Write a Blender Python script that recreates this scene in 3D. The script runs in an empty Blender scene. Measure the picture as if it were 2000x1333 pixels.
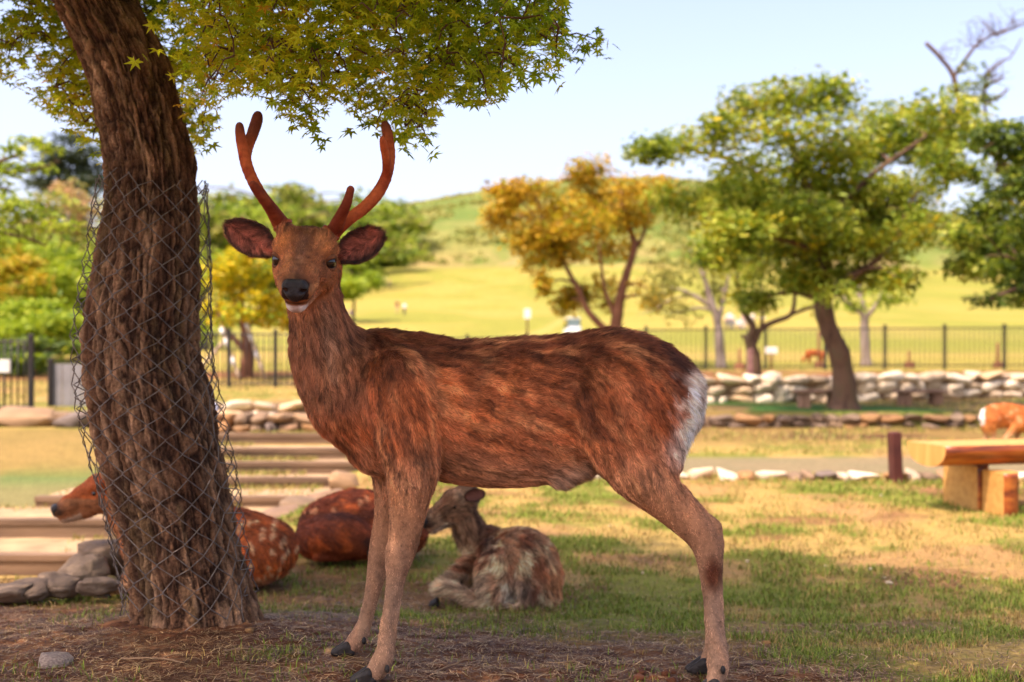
import bpy, math, random
import numpy as np
from mathutils import Vector, Matrix

# ------------------------------------------------------------------ camera, sky, sun, exposure
F, VH, HC = 2200.0, 690.0, 0.82          # focal length in photo pixels, horizon row, camera height (m)
sc = bpy.context.scene
C = sc.collection
cam_d = bpy.data.cameras.new('camera'); cam = bpy.data.objects.new('camera', cam_d); C.objects.link(cam)
cam.location = (0, 0, HC); cam.rotation_euler = (math.pi/2, 0, 0)
cam_d.sensor_width = 36.0; cam_d.lens = 36.0*F/2000.0
cam_d.shift_y = (VH-666.5)/2000.0
cam_d.clip_start = 0.05; cam_d.clip_end = 4000
cam_d.dof.use_dof = True; cam_d.dof.focus_distance = 2.80; cam_d.dof.aperture_fstop = 2.6
sc.camera = cam

SUN_EL, SUN_AZ = math.radians(60), math.radians(226)   # azimuth of the sun: behind the camera's left shoulder
sun_vec = Vector((math.cos(SUN_EL)*math.sin(SUN_AZ), math.cos(SUN_EL)*math.cos(SUN_AZ), math.sin(SUN_EL)))
world = bpy.data.worlds.new('World'); sc.world = world; world.use_nodes = True
wn = world.node_tree.nodes; wl = world.node_tree.links
sky = wn.new('ShaderNodeTexSky'); sky.sky_type = 'NISHITA'; sky.sun_disc = False
sky.sun_elevation = SUN_EL; sky.sun_rotation = SUN_AZ
sky.air_density = 1.0; sky.dust_density = 4.5; sky.ozone_density = 1.3; sky.altitude = 100
bg = wn['Background']; bg.inputs['Strength'].default_value = 0.15
wl.new(sky.outputs[0], bg.inputs['Color'])
sl = bpy.data.lights.new('sun', 'SUN'); sl.energy = 2.1; sl.angle = math.radians(0.53); sl.color = (1.0, 0.93, 0.80)
so = bpy.data.objects.new('sun', sl); C.objects.link(so)
so.rotation_euler = (-sun_vec).to_track_quat('-Z', 'Y').to_euler()
sc.view_settings.view_transform = 'Standard'; sc.view_settings.look = 'None'
sc.view_settings.exposure = 1.45; sc.view_settings.gamma = 1.0
sc.view_settings.use_white_balance = True; sc.view_settings.white_balance_temperature = 7000; sc.view_settings.white_balance_tint = 27
sc.cycles.use_denoising = True
sc.cycles.max_bounces = 7; sc.cycles.diffuse_bounces = 4; sc.cycles.transmission_bounces = 4
sc.cycles.sample_clamp_indirect = 6.0
try:
    sc.cycles_curves.shape = 'THICK'
except Exception:
    pass

# ------------------------------------------------------------------ small maths
rng = np.random.default_rng(7)
random.seed(7)
def W(u, v, Y):
    return np.array([(u-1000.0)/F*Y, Y, HC-(v-VH)/F*Y])
def px(r, Y): return r*Y/F
def uv_of(P):
    return 1000+P[:, 0]*F/P[:, 1], VH+(HC-P[:, 2])*F/P[:, 1]
def lin(r, g, b, a=1.0):
    f = lambda c: ((c/255.0)/12.92 if c/255.0 <= 0.04045 else ((c/255.0+0.055)/1.055)**2.4)
    return (f(r), f(g), f(b), a)
def L3(*c): return np.array(lin(*c)[:3])
def sstep(a, b, x):
    t = np.clip((x-a)/(b-a), 0, 1); return t*t*(3-2*t)
def nrm(v):
    v = np.asarray(v, float); return v/np.maximum(np.linalg.norm(v, axis=-1, keepdims=True), 1e-9)
def _hash(ix, iy, iz, seed):
    h = (ix.astype(np.int64)*374761393 + iy.astype(np.int64)*668265263 + iz.astype(np.int64)*2147483647 + seed*974711) & 0xffffffff
    h = ((h ^ (h >> 13))*1274126177) & 0xffffffff
    h = ((h ^ (h >> 16))*2246822519) & 0xffffffff
    return ((h ^ (h >> 15)) & 0xffffff)/float(0xffffff)
def vnoise(P, seed=0):
    P = np.atleast_2d(P)
    if P.shape[1] == 2: P = np.c_[P, np.zeros(len(P))]
    i = np.floor(P).astype(np.int64); f = P-i; f = f*f*f*(f*(f*6-15)+10)
    x, y, z = i.T; fx, fy, fz = f.T
    def c(a, b, d): return _hash(x+a, y+b, z+d, seed)
    l = lambda a, b, t: a+(b-a)*t
    return l(l(l(c(0,0,0), c(1,0,0), fx), l(c(0,1,0), c(1,1,0), fx), fy),
             l(l(c(0,0,1), c(1,0,1), fx), l(c(0,1,1), c(1,1,1), fx), fy), fz)
def fbm(P, oct=4, seed=0, gain=0.5):
    s = 0; a = 1; t = 0; P = np.atleast_2d(P).astype(float)
    for k in range(oct):
        s = s+a*vnoise(P*2**k+17.3*k, seed+k); t += a; a *= gain
    return s/t
def worley(P, seed=0):
    """F1 and F2 cell distances and the cell's own random value"""
    P = np.atleast_2d(P); i = np.floor(P).astype(np.int64)
    d1 = np.full(len(P), 9.0); d2 = d1.copy(); idv = np.zeros(len(P))
    for a in (-1, 0, 1):
        for b in (-1, 0, 1):
            cx, cy = i[:, 0]+a, i[:, 1]+b; z = np.zeros_like(cx)
            qx = cx+_hash(cx, cy, z, seed); qy = cy+_hash(cx, cy, z, seed+5)
            d = np.hypot(P[:, 0]-qx, P[:, 1]-qy)
            m = d < d1
            d2 = np.where(m, d1, np.minimum(d2, d)); idv = np.where(m, _hash(cx, cy, z, seed+9), idv); d1 = np.where(m, d, d1)
    return d1, d2, idv

# ------------------------------------------------------------------ materials
def new_mat(name):
    m = bpy.data.materials.new(name); m.use_nodes = True
    nt = m.node_tree; p = nt.nodes['Principled BSDF']
    return m, nt, p
def N(nt, t, **kw):
    n = nt.nodes.new(t)
    for k, v in kw.items(): setattr(n, k, v)
    return n
def ramp(nt, stops):
    r = N(nt, 'ShaderNodeValToRGB'); e = r.color_ramp.elements
    while len(e) < len(stops): e.new(0.5)
    for q, (pos, col) in zip(e, stops): q.position = pos; q.color = col
    return r
def mat_noise(name, c1, c2, scale=8, rough=0.8, bump=0.0, bscale=None, stretch=(1,1,1), detail=6, spec=0.3, metal=0.0, c3=None):
    m, nt, p = new_mat(name)
    tc = N(nt, 'ShaderNodeTexCoord'); mp = N(nt, 'ShaderNodeMapping'); mp.inputs['Scale'].default_value = stretch
    nt.links.new(tc.outputs['Object'], mp.inputs[0])
    nz = N(nt, 'ShaderNodeTexNoise'); nz.inputs['Scale'].default_value = scale; nz.inputs['Detail'].default_value = detail
    nt.links.new(mp.outputs[0], nz.inputs['Vector'])
    st = [(0.3, c1), (0.7, c2)] if c3 is None else [(0.28, c1), (0.5, c2), (0.72, c3)]
    r = ramp(nt, st); nt.links.new(nz.outputs[0], r.inputs[0]); nt.links.new(r.outputs[0], p.inputs['Base Color'])
    p.inputs['Roughness'].default_value = rough; p.inputs['Specular IOR Level'].default_value = spec; p.inputs['Metallic'].default_value = metal
    if bump:
        nb = N(nt, 'ShaderNodeTexNoise'); nb.inputs['Scale'].default_value = bscale or scale*4; nb.inputs['Detail'].default_value = 8
        nt.links.new(mp.outputs[0], nb.inputs['Vector'])
        b = N(nt, 'ShaderNodeBump'); b.inputs['Strength'].default_value = bump; b.inputs['Distance'].default_value = 0.02
        nt.links.new(nb.outputs[0], b.inputs['Height']); nt.links.new(b.outputs[0], p.inputs['Normal'])
    return m
def mat_attr(name, attr='col', rough=0.7, spec=0.25, sheen=0.0, nscale=0, namp=0.25, bump=0, bscale=60, hair=False):
    m, nt, p = new_mat(name)
    a = N(nt, 'ShaderNodeAttribute'); a.attribute_name = attr
    src = a.outputs['Color']
    if nscale:
        tc = N(nt, 'ShaderNodeTexCoord'); nz = N(nt, 'ShaderNodeTexNoise'); nz.inputs['Scale'].default_value = nscale; nz.inputs['Detail'].default_value = 8
        nt.links.new(tc.outputs['Object'], nz.inputs['Vector'])
        mr = N(nt, 'ShaderNodeMapRange'); mr.inputs['From Min'].default_value = 0.25; mr.inputs['From Max'].default_value = 0.75
        mr.inputs['To Min'].default_value = 1-namp; mr.inputs['To Max'].default_value = 1+namp
        nt.links.new(nz.outputs[0], mr.inputs[0])
        mx = N(nt, 'ShaderNodeVectorMath', operation='SCALE'); nt.links.new(src, mx.inputs[0]); nt.links.new(mr.outputs[0], mx.inputs['Scale'])
        src = mx.outputs[0]
        if bump:
            nb = N(nt, 'ShaderNodeTexNoise'); nb.inputs['Scale'].default_value = bscale; nb.inputs['Detail'].default_value = 8
            nt.links.new(tc.outputs['Object'], nb.inputs['Vector'])
            b = N(nt, 'ShaderNodeBump'); b.inputs['Strength'].default_value = bump; b.inputs['Distance'].default_value = 0.02
            nt.links.new(nb.outputs[0], b.inputs['Height']); nt.links.new(b.outputs[0], p.inputs['Normal'])
    nt.links.new(src, p.inputs['Base Color'])
    p.inputs['Roughness'].default_value = rough; p.inputs['Specular IOR Level'].default_value = spec
    return m
def mat_leaf(name, stops, trans=0.45, rough=0.5):
    m, nt, p = new_mat(name)
    a = N(nt, 'ShaderNodeAttribute'); a.attribute_name = 'rnd'
    r = ramp(nt, stops); nt.links.new(a.outputs['Fac'], r.inputs[0])
    nt.links.new(r.outputs[0], p.inputs['Base Color']); p.inputs['Roughness'].default_value = rough; p.inputs['Specular IOR Level'].default_value = 0.3
    t = N(nt, 'ShaderNodeBsdfTranslucent'); nt.links.new(r.outputs[0], t.inputs['Color'])
    mx = N(nt, 'ShaderNodeMixShader'); mx.inputs[0].default_value = trans
    nt.links.new(p.outputs[0], mx.inputs[1]); nt.links.new(t.outputs[0], mx.inputs[2])
    nt.links.new(mx.outputs[0], nt.nodes['Material Output'].inputs['Surface'])
    return m
def mat_plain(name, col, rough=0.6, spec=0.3, metal=0.0):
    return mat_noise(name, tuple(c*0.82 for c in col[:3])+(1,), tuple(min(1, c*1.15) for c in col[:3])+(1,), 14, rough, spec=spec, metal=metal)

# ------------------------------------------------------------------ mesh helpers
def mesh_np(name, V, Fa, mat=None, smooth=True, attrs=None):
    """V (n,3); Fa: (m,3)/(m,4) array or a list of such arrays"""
    me = bpy.data.meshes.new(name)
    Fs = [np.asarray(f, np.int32) for f in (Fa if isinstance(Fa, list) else [Fa]) if len(f)]
    V = np.asarray(V, np.float32)
    me.vertices.add(len(V)); me.vertices.foreach_set('co', V.ravel())
    loops = np.concatenate([f.ravel() for f in Fs]); tot = np.concatenate([np.full(len(f), f.shape[1], np.int32) for f in Fs])
    me.loops.add(len(loops)); me.loops.foreach_set('vertex_index', loops)
    me.polygons.add(len(tot)); me.polygons.foreach_set('loop_start', np.concatenate([[0], np.cumsum(tot)[:-1]]).astype(np.int32))
    me.polygons.foreach_set('loop_total', tot)
    me.polygons.foreach_set('use_smooth', np.full(len(tot), bool(smooth)))
    me.update(calc_edges=True); me.validate()
    for k, a in (attrs or {}).items():
        a = np.asarray(a, np.float32)
        if a.ndim == 1:
            at = me.attributes.new(k, 'FLOAT', 'POINT'); at.data.foreach_set('value', a)
        else:
            at = me.attributes.new(k, 'FLOAT_COLOR', 'POINT')
            if a.shape[1] == 3: a = np.c_[a, np.ones(len(a), np.float32)]
            at.data.foreach_set('color', a.astype(np.float32).ravel())
    if mat: me.materials.append(mat)
    return me
def link(name, data, parent=None):
    o = bpy.data.objects.new(name, data); C.objects.link(o)
    if parent is not None: o.parent = parent
    return o
def tag(o, label=None, cat=None, group=None, kind=None):
    if label: o['label'] = label
    if cat: o['category'] = cat
    if group: o['group'] = group
    if kind: o['kind'] = kind
    return o
def empty(name, loc, label=None, cat=None, group=None, rz=0):
    o = bpy.data.objects.new(name, None); C.objects.link(o); o.location = tuple(map(float, loc)); o.rotation_euler = (0, 0, rz); o.empty_display_size = 0.1
    return tag(o, label, cat, group)
class MB:
    """collects pieces of one mesh"""
    def __init__(s): s.V = []; s.F3 = []; s.F4 = []; s.n = 0; s.A = {}
    def add(s, V, Fq=None, Ft=None, **attrs):
        V = np.asarray(V, float)
        s.V.append(V)
        if Fq is not None and len(Fq): s.F4.append(np.asarray(Fq)+s.n)
        if Ft is not None and len(Ft): s.F3.append(np.asarray(Ft)+s.n)
        for k, a in attrs.items():
            a = np.asarray(a, float)
            if a.ndim == 0: a = np.full(len(V), float(a))
            s.A.setdefault(k, []).append(a)
        s.n += len(V); return s
    def box(s, lo, hi, M=None):
        x0, y0, z0 = lo; x1, y1, z1 = hi
        V = np.array([(x0,y0,z0),(x1,y0,z0),(x1,y1,z0),(x0,y1,z0),(x0,y0,z1),(x1,y0,z1),(x1,y1,z1),(x0,y1,z1)], float)
        if M is not None: V = V@np.asarray(M)[:3, :3].T+np.asarray(M)[:3, 3]
        return s.add(V, [(0,3,2,1),(4,5,6,7),(0,1,5,4),(1,2,6,5),(2,3,7,6),(3,0,4,7)])
    def tube(s, P, R, sides=8, cap=True, **attrs):
        P = np.asarray(P, float); n = len(P); R = np.broadcast_to(np.asarray(R, float), (n,))
        T = np.gradient(P, axis=0); T = nrm(T)
        up = np.array([0, 0, 1.0]) if abs(T[0, 2]) < 0.9 else np.array([1.0, 0, 0])
        a = nrm(np.cross(T[0], up)); rings = []
        for i in range(n):
            a = nrm(a-T[i]*np.dot(a, T[i])); b = np.cross(T[i], a)
            th = np.arange(sides)*2*np.pi/sides
            rings.append(P[i]+R[i]*(np.cos(th)[:, None]*a+np.sin(th)[:, None]*b))
        V = np.concatenate(rings); i0 = np.arange(n-1)[:, None]*sides+np.arange(sides)[None]
        i1 = np.arange(n-1)[:, None]*sides+(np.arange(sides)[None]+1) % sides
        Fq = np.stack([i0, i1, i1+sides, i0+sides], -1).reshape(-1, 4); Ft = None
        if cap:
            V = np.concatenate([V, [P[0], P[-1]]]); k = n*sides
            j = np.arange(sides); j2 = (j+1) % sides
            Ft = np.concatenate([np.stack([j2, j, np.full(sides, k)], -1), np.stack([j+(n-1)*sides, j2+(n-1)*sides, np.full(sides, k+1)], -1)])
        for q in list(attrs): attrs[q] = np.full(len(V), attrs[q]) if np.ndim(attrs[q]) == 0 else attrs[q]
        return s.add(V, Fq, Ft, **attrs)
    def mesh(s, name, mat=None, smooth=True, extra=None):
        Fs = []
        if s.F4: Fs.append(np.concatenate(s.F4))
        if s.F3: Fs.append(np.concatenate(s.F3))
        at = {k: np.concatenate(v) for k, v in s.A.items()}
        if extra: at.update(extra)
        return mesh_np(name, np.concatenate(s.V), Fs, mat, smooth, at)
    def build(s, name, mat=None, parent=None, smooth=True): return link(name, s.mesh(name, mat, smooth), parent)
def spline(P, n):
    """Catmull-Rom through control points, n samples"""
    P = np.asarray(P, float); m = len(P); t = np.linspace(0, m-1, n); i = np.clip(t.astype(int), 0, m-2); f = (t-i)[:, None]
    Q = np.concatenate([[2*P[0]-P[1]] if P.ndim > 1 else [2*P[0]-P[1]], P, [2*P[-1]-P[-2]]])
    p0, p1, p2, p3 = Q[i], Q[i+1], Q[i+2], Q[i+3]
    if P.ndim == 1: f = f[:, 0]
    return 0.5*(2*p1+(p2-p0)*f+(2*p0-5*p1+4*p2-p3)*f**2+(3*p1-p0-3*p2+p3)*f**3)
def vnormals(V, Q):
    n = np.zeros_like(V); a = np.cross(V[Q[:, 2]]-V[Q[:, 0]], V[Q[:, 3]]-V[Q[:, 1]])
    for k in range(4): np.add.at(n, Q[:, k], a)
    return nrm(n)

# ------------------------------------------------------------------ soft solids: blended tapered capsules -> one continuous surface
class Prim:
    def __init__(s, a, b, ra, rb, k=0.03, n=None, sq=1.0, hd=None, z=None, cut=False):
        s.a = np.asarray(a, float); s.b = np.asarray(b, float); s.ra = ra; s.rb = rb; s.k = k
        s.n = None if n is None else nrm(n); s.sq = sq; s.hd = hd; s.zone = z; s.cut = cut
    def d(s, P):
        a, b = s.a, s.b
        q = P-a; ab = b-a
        if s.n is not None:           # squeeze along n: thinner (sq > 1) or wider (sq < 1) across
            mid = a; L = float(np.dot(ab, ab))
            t = np.clip(q@ab/max(L, 1e-9), 0, 1) if L > 1e-9 else np.zeros(len(P))
            c = q-t[:, None]*ab; cn = c@s.n
            r = np.sqrt(np.maximum((c*c).sum(1)-cn*cn, 0)+(cn*s.sq)**2)
            return (r-(s.ra+(s.rb-s.ra)*t))/max(1.0, s.sq**0.5)
        L = float(np.dot(ab, ab)); t = np.clip(q@ab/max(L, 1e-9), 0, 1) if L > 1e-9 else np.zeros(len(P))
        return np.linalg.norm(q-t[:, None]*ab, axis=1)-(s.ra+(s.rb-s.ra)*t)
    def box(s, m):
        r = max(s.ra, s.rb)*max(1.0, 1.0/s.sq if s.n is not None else 1.0)+m
        return np.minimum(s.a, s.b)-r, np.maximum(s.a, s.b)+r
def solid(prims, h, smooth=1):
    los, his = zip(*[p.box(0.03) for p in prims if not p.cut]); lo = np.min(los, 0); hi = np.max(his, 0)
    n = np.ceil((hi-lo)/h).astype(int)+1; D = np.full(n, 1.0, np.float32)
    ax = [lo[i]+h*np.arange(n[i]) for i in range(3)]
    for p in prims:
        a, b = p.box(p.k+3*h); i0 = np.clip(np.floor((a-lo)/h).astype(int), 0, n); i1 = np.clip(np.ceil((b-lo)/h).astype(int)+1, 0, n)
        sl_ = tuple(slice(i0[i], i1[i]) for i in range(3)); G = np.meshgrid(*[ax[i][sl_[i]] for i in range(3)], indexing='ij')
        if G[0].size == 0: continue
        d = p.d(np.stack([g.ravel() for g in G], -1)).reshape(G[0].shape); cur = D[sl_]
        if p.cut:
            e = -d; hh = np.clip(0.5+0.5*(e-cur)/p.k, 0, 1); D[sl_] = cur+(e-cur)*hh+p.k*hh*(1-hh)
        else:
            hh = np.clip(0.5+0.5*(cur-d)/p.k, 0, 1); D[sl_] = cur+(d-cur)*hh-p.k*hh*(1-hh)
    # naive surface nets
    S = D < 0
    cs = [(i, j, k) for i in (0, 1) for j in (0, 1) for k in (0, 1)]
    sh = tuple(n-1)
    cnt = sum(S[i:i+sh[0], j:j+sh[1], k:k+sh[2]].astype(np.int8) for i, j, k in cs)
    I = np.argwhere((cnt > 0) & (cnt < 8))
    vals = {c: D[I[:, 0]+c[0], I[:, 1]+c[1], I[:, 2]+c[2]] for c in cs}
    acc = np.zeros((len(I), 3)); m = np.zeros(len(I))
    for c in cs:
        for axi in range(3):
            if c[axi] == 0:
                e = list(c); e[axi] = 1; e = tuple(e); d0, d1 = vals[c], vals[e]; x = (d0 < 0) != (d1 < 0)
                t = np.where(x, d0/np.where(x, d0-d1, 1), 0); q = np.tile(np.array(c, float), (len(I), 1)); q[:, axi] += t
                acc[x] += q[x]; m[x] += 1
    V = lo+h*(I+acc/m[:, None])
    idx = np.full(sh, -1, np.int64); idx[tuple(I.T)] = np.arange(len(I)); Q = []
    for axi in range(3):
        o1, o2 = [(1, 2), (2, 0), (0, 1)][axi]
        A = np.take(S, range(0, n[axi]-1), axi); B = np.take(S, range(1, n[axi]), axi)
        E = np.argwhere(A != B); ok = (E[:, o1] > 0) & (E[:, o2] > 0) & (E[:, o1] < sh[o1]) & (E[:, o2] < sh[o2]); E = E[ok]
        fl = A[tuple(E.T)]
        def cell(d1, d2):
            q = E.copy(); q[:, o1] += d1; q[:, o2] += d2; return idx[tuple(q.T)]
        f = np.stack([cell(-1, -1), cell(0, -1), cell(0, 0), cell(-1, 0)], -1); f[~fl] = f[~fl][:, ::-1]
        Q.append(f[(f >= 0).all(1)])
    Q = np.concatenate(Q)
    for _ in range(smooth):
        s_ = np.zeros_like(V); c_ = np.zeros(len(V))
        for k in range(4):
            for e in (1, 3):
                np.add.at(s_, Q[:, k], V[Q[:, (k+e) % 4]]); np.add.at(c_, Q[:, k], 1)
        V = V*0.4+0.6*s_/np.maximum(c_, 1)[:, None]
    return V, Q
def comb(prims, V, Nn, soft=0.02):
    """direction the hair lies in: the combing of the nearest limbs, laid into the surface"""
    w_ = np.zeros(len(V)); d_ = np.zeros_like(V)
    for p in prims:
        if p.hd is None or p.cut: continue
        w = np.exp(-np.clip(p.d(V), -0.02, 1)/soft); w_ += w; d_ += w[:, None]*nrm(p.hd)
    d_ = nrm(d_/np.maximum(w_, 1e-12)[:, None]); d_ -= Nn*(d_*Nn).sum(1)[:, None]
    return nrm(d_)
MAT = {}
def fur(name, parent, V, Q, Nn, col, dirs, length, n, mat, lift=0.35, rad=0.0004, jit=0.25, seed=1, dens=None, cjit=0.18, gain=7.0):
    r = np.random.default_rng(seed)
    T = np.concatenate([Q[:, [0, 1, 2]], Q[:, [0, 2, 3]]])
    ar = np.linalg.norm(np.cross(V[T[:, 1]]-V[T[:, 0]], V[T[:, 2]]-V[T[:, 0]]), axis=1)
    if dens is not None: ar = ar*dens[T].mean(1)
    pick = r.choice(len(T), n, p=ar/ar.sum()); b = r.random((n, 2)); fl = b.sum(1) > 1; b[fl] = 1-b[fl]
    w = np.c_[1-b.sum(1), b]; t = T[pick]
    ip = lambda A: (A[t]*(w[..., None] if A.ndim > 1 else w)).sum(1)
    P, n_, d, c, Ln = ip(V), nrm(ip(Nn)), nrm(ip(dirs)), ip(col), ip(length)
    d0 = d
    cl = np.stack([vnoise(P*70, seed+3), vnoise(P*70, seed+13), vnoise(P*70, seed+23)], -1)-0.5     # tufts
    d = nrm(d+jit*r.normal(size=(n, 3))*0.5+cl*1.3); d = nrm(d-n_*(d*n_).sum(1)[:, None]*0.8)
    Ln = Ln*(0.65+0.7*r.random(n)); lf = lift*(0.6+0.8*r.random(n))
    K = 4; tt = np.linspace(0, 1, K)
    pts = P[:, None]-n_[:, None]*0.0015+Ln[:, None, None]*(d[:, None]*(tt*(1-0.15*tt))[None, :, None]+n_[:, None]*(lf[:, None]*(tt-0.45*tt**2)[None])[..., None])
    hc = bpy.data.hair_curves.new(name); hc.add_curves([K]*n)
    hc.points.foreach_set('position', pts.astype(np.float32).ravel())
    hc.points.foreach_set('radius', np.tile(rad*np.array([1, 0.9, 0.65, 0.15]), n).astype(np.float32))
    lic = 0.6*(sum(vnoise((P+d0*q)*240, seed+31) for q in np.linspace(-0.016, 0.016, 6))/6-0.5)+0.6*(sum(vnoise((P+d0*q)*95, seed+33) for q in np.linspace(-0.03, 0.03, 6))/6-0.5)           # locks of hair lying together
    cc = c*np.clip(1+cjit*r.normal(size=(n, 1))+(gain*lic+0.4*(vnoise(P*30, seed+37)-0.5))[:, None], 0.25, 2.2)
    a = hc.attributes.new('col', 'FLOAT_COLOR', 'CURVE'); a.data.foreach_set('color', np.c_[np.clip(cc, 0.003, 0.9), np.ones(n)].astype(np.float32).ravel())
    hc.materials.append(mat)
    o = link(name, hc, parent)
    return o
MAT['fur'] = mat_attr('fur', rough=0.55, spec=0.25)
MAT['skin'] = mat_attr('skin', rough=0.75, spec=0.15, nscale=90, namp=0.25)
MAT['eye'] = mat_plain('eye', (0.012, 0.006, 0.003), 0.05, 0.6)
MAT['nose'] = mat_noise('nose', (0.012, 0.009, 0.009, 1), (0.03, 0.022, 0.02, 1), 60, 0.42, 0.5, 420, spec=0.4)
MAT['hoof'] = mat_noise('hoof', (0.012, 0.010, 0.009, 1), (0.04, 0.031, 0.025, 1), 40, 0.6, 0.25, 120)
# ------------------------------------------------------------------ the standing stag
def chain(pts, k=0.02, hd=None, z=None, n=None, sq=1.0, hds=None):
    """pts: (u, v, Y, r px) in the photograph's frame at its own distance"""
    c = np.array([np.r_[W(*p[:3]), px(p[3], p[2])] for p in pts])
    if len(pts) > 2: c = spline(c, (len(pts)-1)*3+1)
    return [Prim(a[:3], b[:3], a[3], b[3], k if i < 2 else min(k, 0.004), n, sq, hd, z) for i, (a, b) in enumerate(zip(c[:-1], c[1:]))]
Yl = (0, 1, 0)
BACK, DOWN = (1, 0, -0.35), (0.05, 0, -1)
def hoof_mesh(name, pos, ang, parent, s=1.0, ground=0.0, pitch=0.0):
    """a cloven hoof: two pointed toes side by side, flat below"""
    pr = []
    for sd in (-1, 1):
        pr.append(Prim((-0.004, sd*0.0125, 0.030), (0.040, sd*0.0105, 0.012), 0.0175, 0.0085, 0.003, (0, 1, 0), 1.15))
        pr.append(Prim((-0.016, sd*0.012, 0.012), (0.026, sd*0.012, 0.009), 0.013, 0.010, 0.006))
    V, Q = solid(pr, 0.0032, 1)
    V[:, 2] = np.maximum(V[:, 2], 0.0005*np.arange(len(V)) % 0.0004)
    V = V*s; c, s_ = math.cos(ang), math.sin(ang)
    R = np.array([[c, -s_, 0], [s_, c, 0], [0, 0, 1]])
    o = link(name, mesh_np(name, V@R.T+np.asarray(pos), Q, MAT['hoof']), parent)
    return o
def ball(name, c, r, mat, parent, sq=(1, 1, 1), sub=3, R=None):
    import bmesh
    bm = bmesh.new(); bmesh.ops.create_icosphere(bm, subdivisions=sub, radius=1.0)
    me = bpy.data.meshes.new(name); bm.to_mesh(me); bm.free()
    V = np.zeros(len(me.vertices)*3, np.float32); me.vertices.foreach_get('co', V); V = V.reshape(-1, 3)*np.array(sq)*r
    if R is not None: V = V@np.asarray(R).T
    V = V+np.asarray(c); me.vertices.foreach_set('co', V.astype(np.float32).ravel())
    me.polygons.foreach_set('use_smooth', np.ones(len(me.polygons), bool)); me.materials.append(mat); me.update()
    return link(name, me, parent)

def head_prims(O, R, s=1.0, k=0.02):
    """skull, brow, muzzle and jaw in a head frame: R columns = forward, side, up"""
    g = lambda f, r, u: O+R@(np.array([f, r, u])*s)
    fw, sd, up = R[:, 0], R[:, 1], R[:, 2]; hb = -fw
    P = [Prim(g(-0.045, 0, 0.000), g(0.015, 0, 0.012), .068*s, .062*s, k, None, 1, -fw*0.6+up*0.3, 'head'),
         Prim(g(0.015, 0, 0.010), g(0.085, 0, 0.006), .062*s, .047*s, k, None, 1, hb, 'head'),
         Prim(g(0.085, 0, 0.002), g(0.150, 0, -0.006), .0460*s, .0385*s, k, sd, .92, hb, 'head'),
         Prim(g(0.150, 0, -0.006), g(0.190, 0, -0.016), .0375*s, .032*s, k, sd, .80, hb, 'head'),
         Prim(g(-0.02, 0, -0.040), g(0.09, 0, -0.046), .056*s, .040*s, k, None, 1, hb-up*0.4, 'head'),
         Prim(g(0.09, 0, -0.048), g(0.186, 0, -0.054), .038*s, .0225*s, .012*s, sd, .85, hb-up*0.2, 'chin')]
    for q in (-1, 1):
        P.append(Prim(g(0.008, q*0.060, 0.030), g(0.040, q*0.056, 0.031), .023*s, .017*s, .018*s, None, 1, hb+sd*q*0.3, 'brow'))
        P.append(Prim(g(0.030, q*0.058, -0.014), g(0.085, q*0.044, -0.018), .022*s, .018*s, .018*s, None, 1, hb, 'head'))
        P.append(Prim(g(-0.02, q*0.052, -0.030), g(0.05, q*0.044, -0.045), .034*s, .026*s, .02*s, None, 1, hb-up*0.3, 'head'))
        P.append(Prim(g(0.062, q*0.082, 0.007), g(0.058, q*0.072, 0.007), .014*s, .012*s, .012*s, cut=True))
    return P, g
def ear_mesh(base, tip, side, face, w, cup=0.4, nl=15, nw=11, th=0.004):
    """a cupped leaf-shaped ear with thickness: axis base->tip, opening towards `face`"""
    base, tip = np.asarray(base), np.asarray(tip); ax = tip-base; L = np.linalg.norm(ax); ax = ax/L
    fc = nrm(np.asarray(face)-ax*np.dot(face, ax)); sd = np.cross(fc, ax)
    t = np.linspace(0, 1, nl); prof = np.interp(t, [0, .1, .25, .45, .62, .78, .9, .97, 1], [.36, .50, .82, 1.0, 1.0, .90, .70, .46, .20])*w
    q = np.linspace(-1, 1, nw); T, Qq = np.meshgrid(t, q, indexing='ij'); Wd = prof[:, None]
    def srf(off):
        an = Qq*(1.15-0.45*T); x = np.sin(an)/math.sin(1.0)*Wd*0.95; dep = (1-np.cos(an))*Wd*cup*1.9-0.10*L*np.sin(np.pi*T)*0.8
        return base+T[..., None]*L*ax+x[..., None]*sd+(dep+off)[..., None]*fc
    inn = srf(0).reshape(-1, 3); edge = (np.abs(Qq) > 0.99) | (T > 0.99)
    out = srf(-th*np.where(edge, 0.3, 1.0)*(1.6-T)).reshape(-1, 3)
    i = np.arange((nl-1)*nw).reshape(nl-1, nw)[:, :-1].ravel()
    f1 = np.stack([i, i+1, i+nw+1, i+nw], -1); n = nl*nw
    ring = [j for j in range(nw)] + [k*nw+nw-1 for k in range(1, nl)] + [(nl-1)*nw+j for j in range(nw-2, -1, -1)] + [k*nw for k in range(nl-2, 0, -1)]
    ring = np.array(ring); r2 = np.roll(ring, -1)
    f3 = np.stack([ring, r2, r2+n, ring+n], -1)
    return np.concatenate([inn, out]), np.concatenate([f1[:, ::-1], f1+n, f3]), n, np.concatenate([Qq.ravel()]*2), np.concatenate([T.ravel()]*2), ax, fc

stag = empty('stag', (*W(1000, 1330, 2.85)[:2]*np.array([0, 1]), 0), 'standing reddish-brown stag with velvet antlers looking at the viewer beside the tree trunk', 'deer')
stag.location = (0, 0, 0)
HB, HF = 2.96, 2.92
P = []
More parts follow.
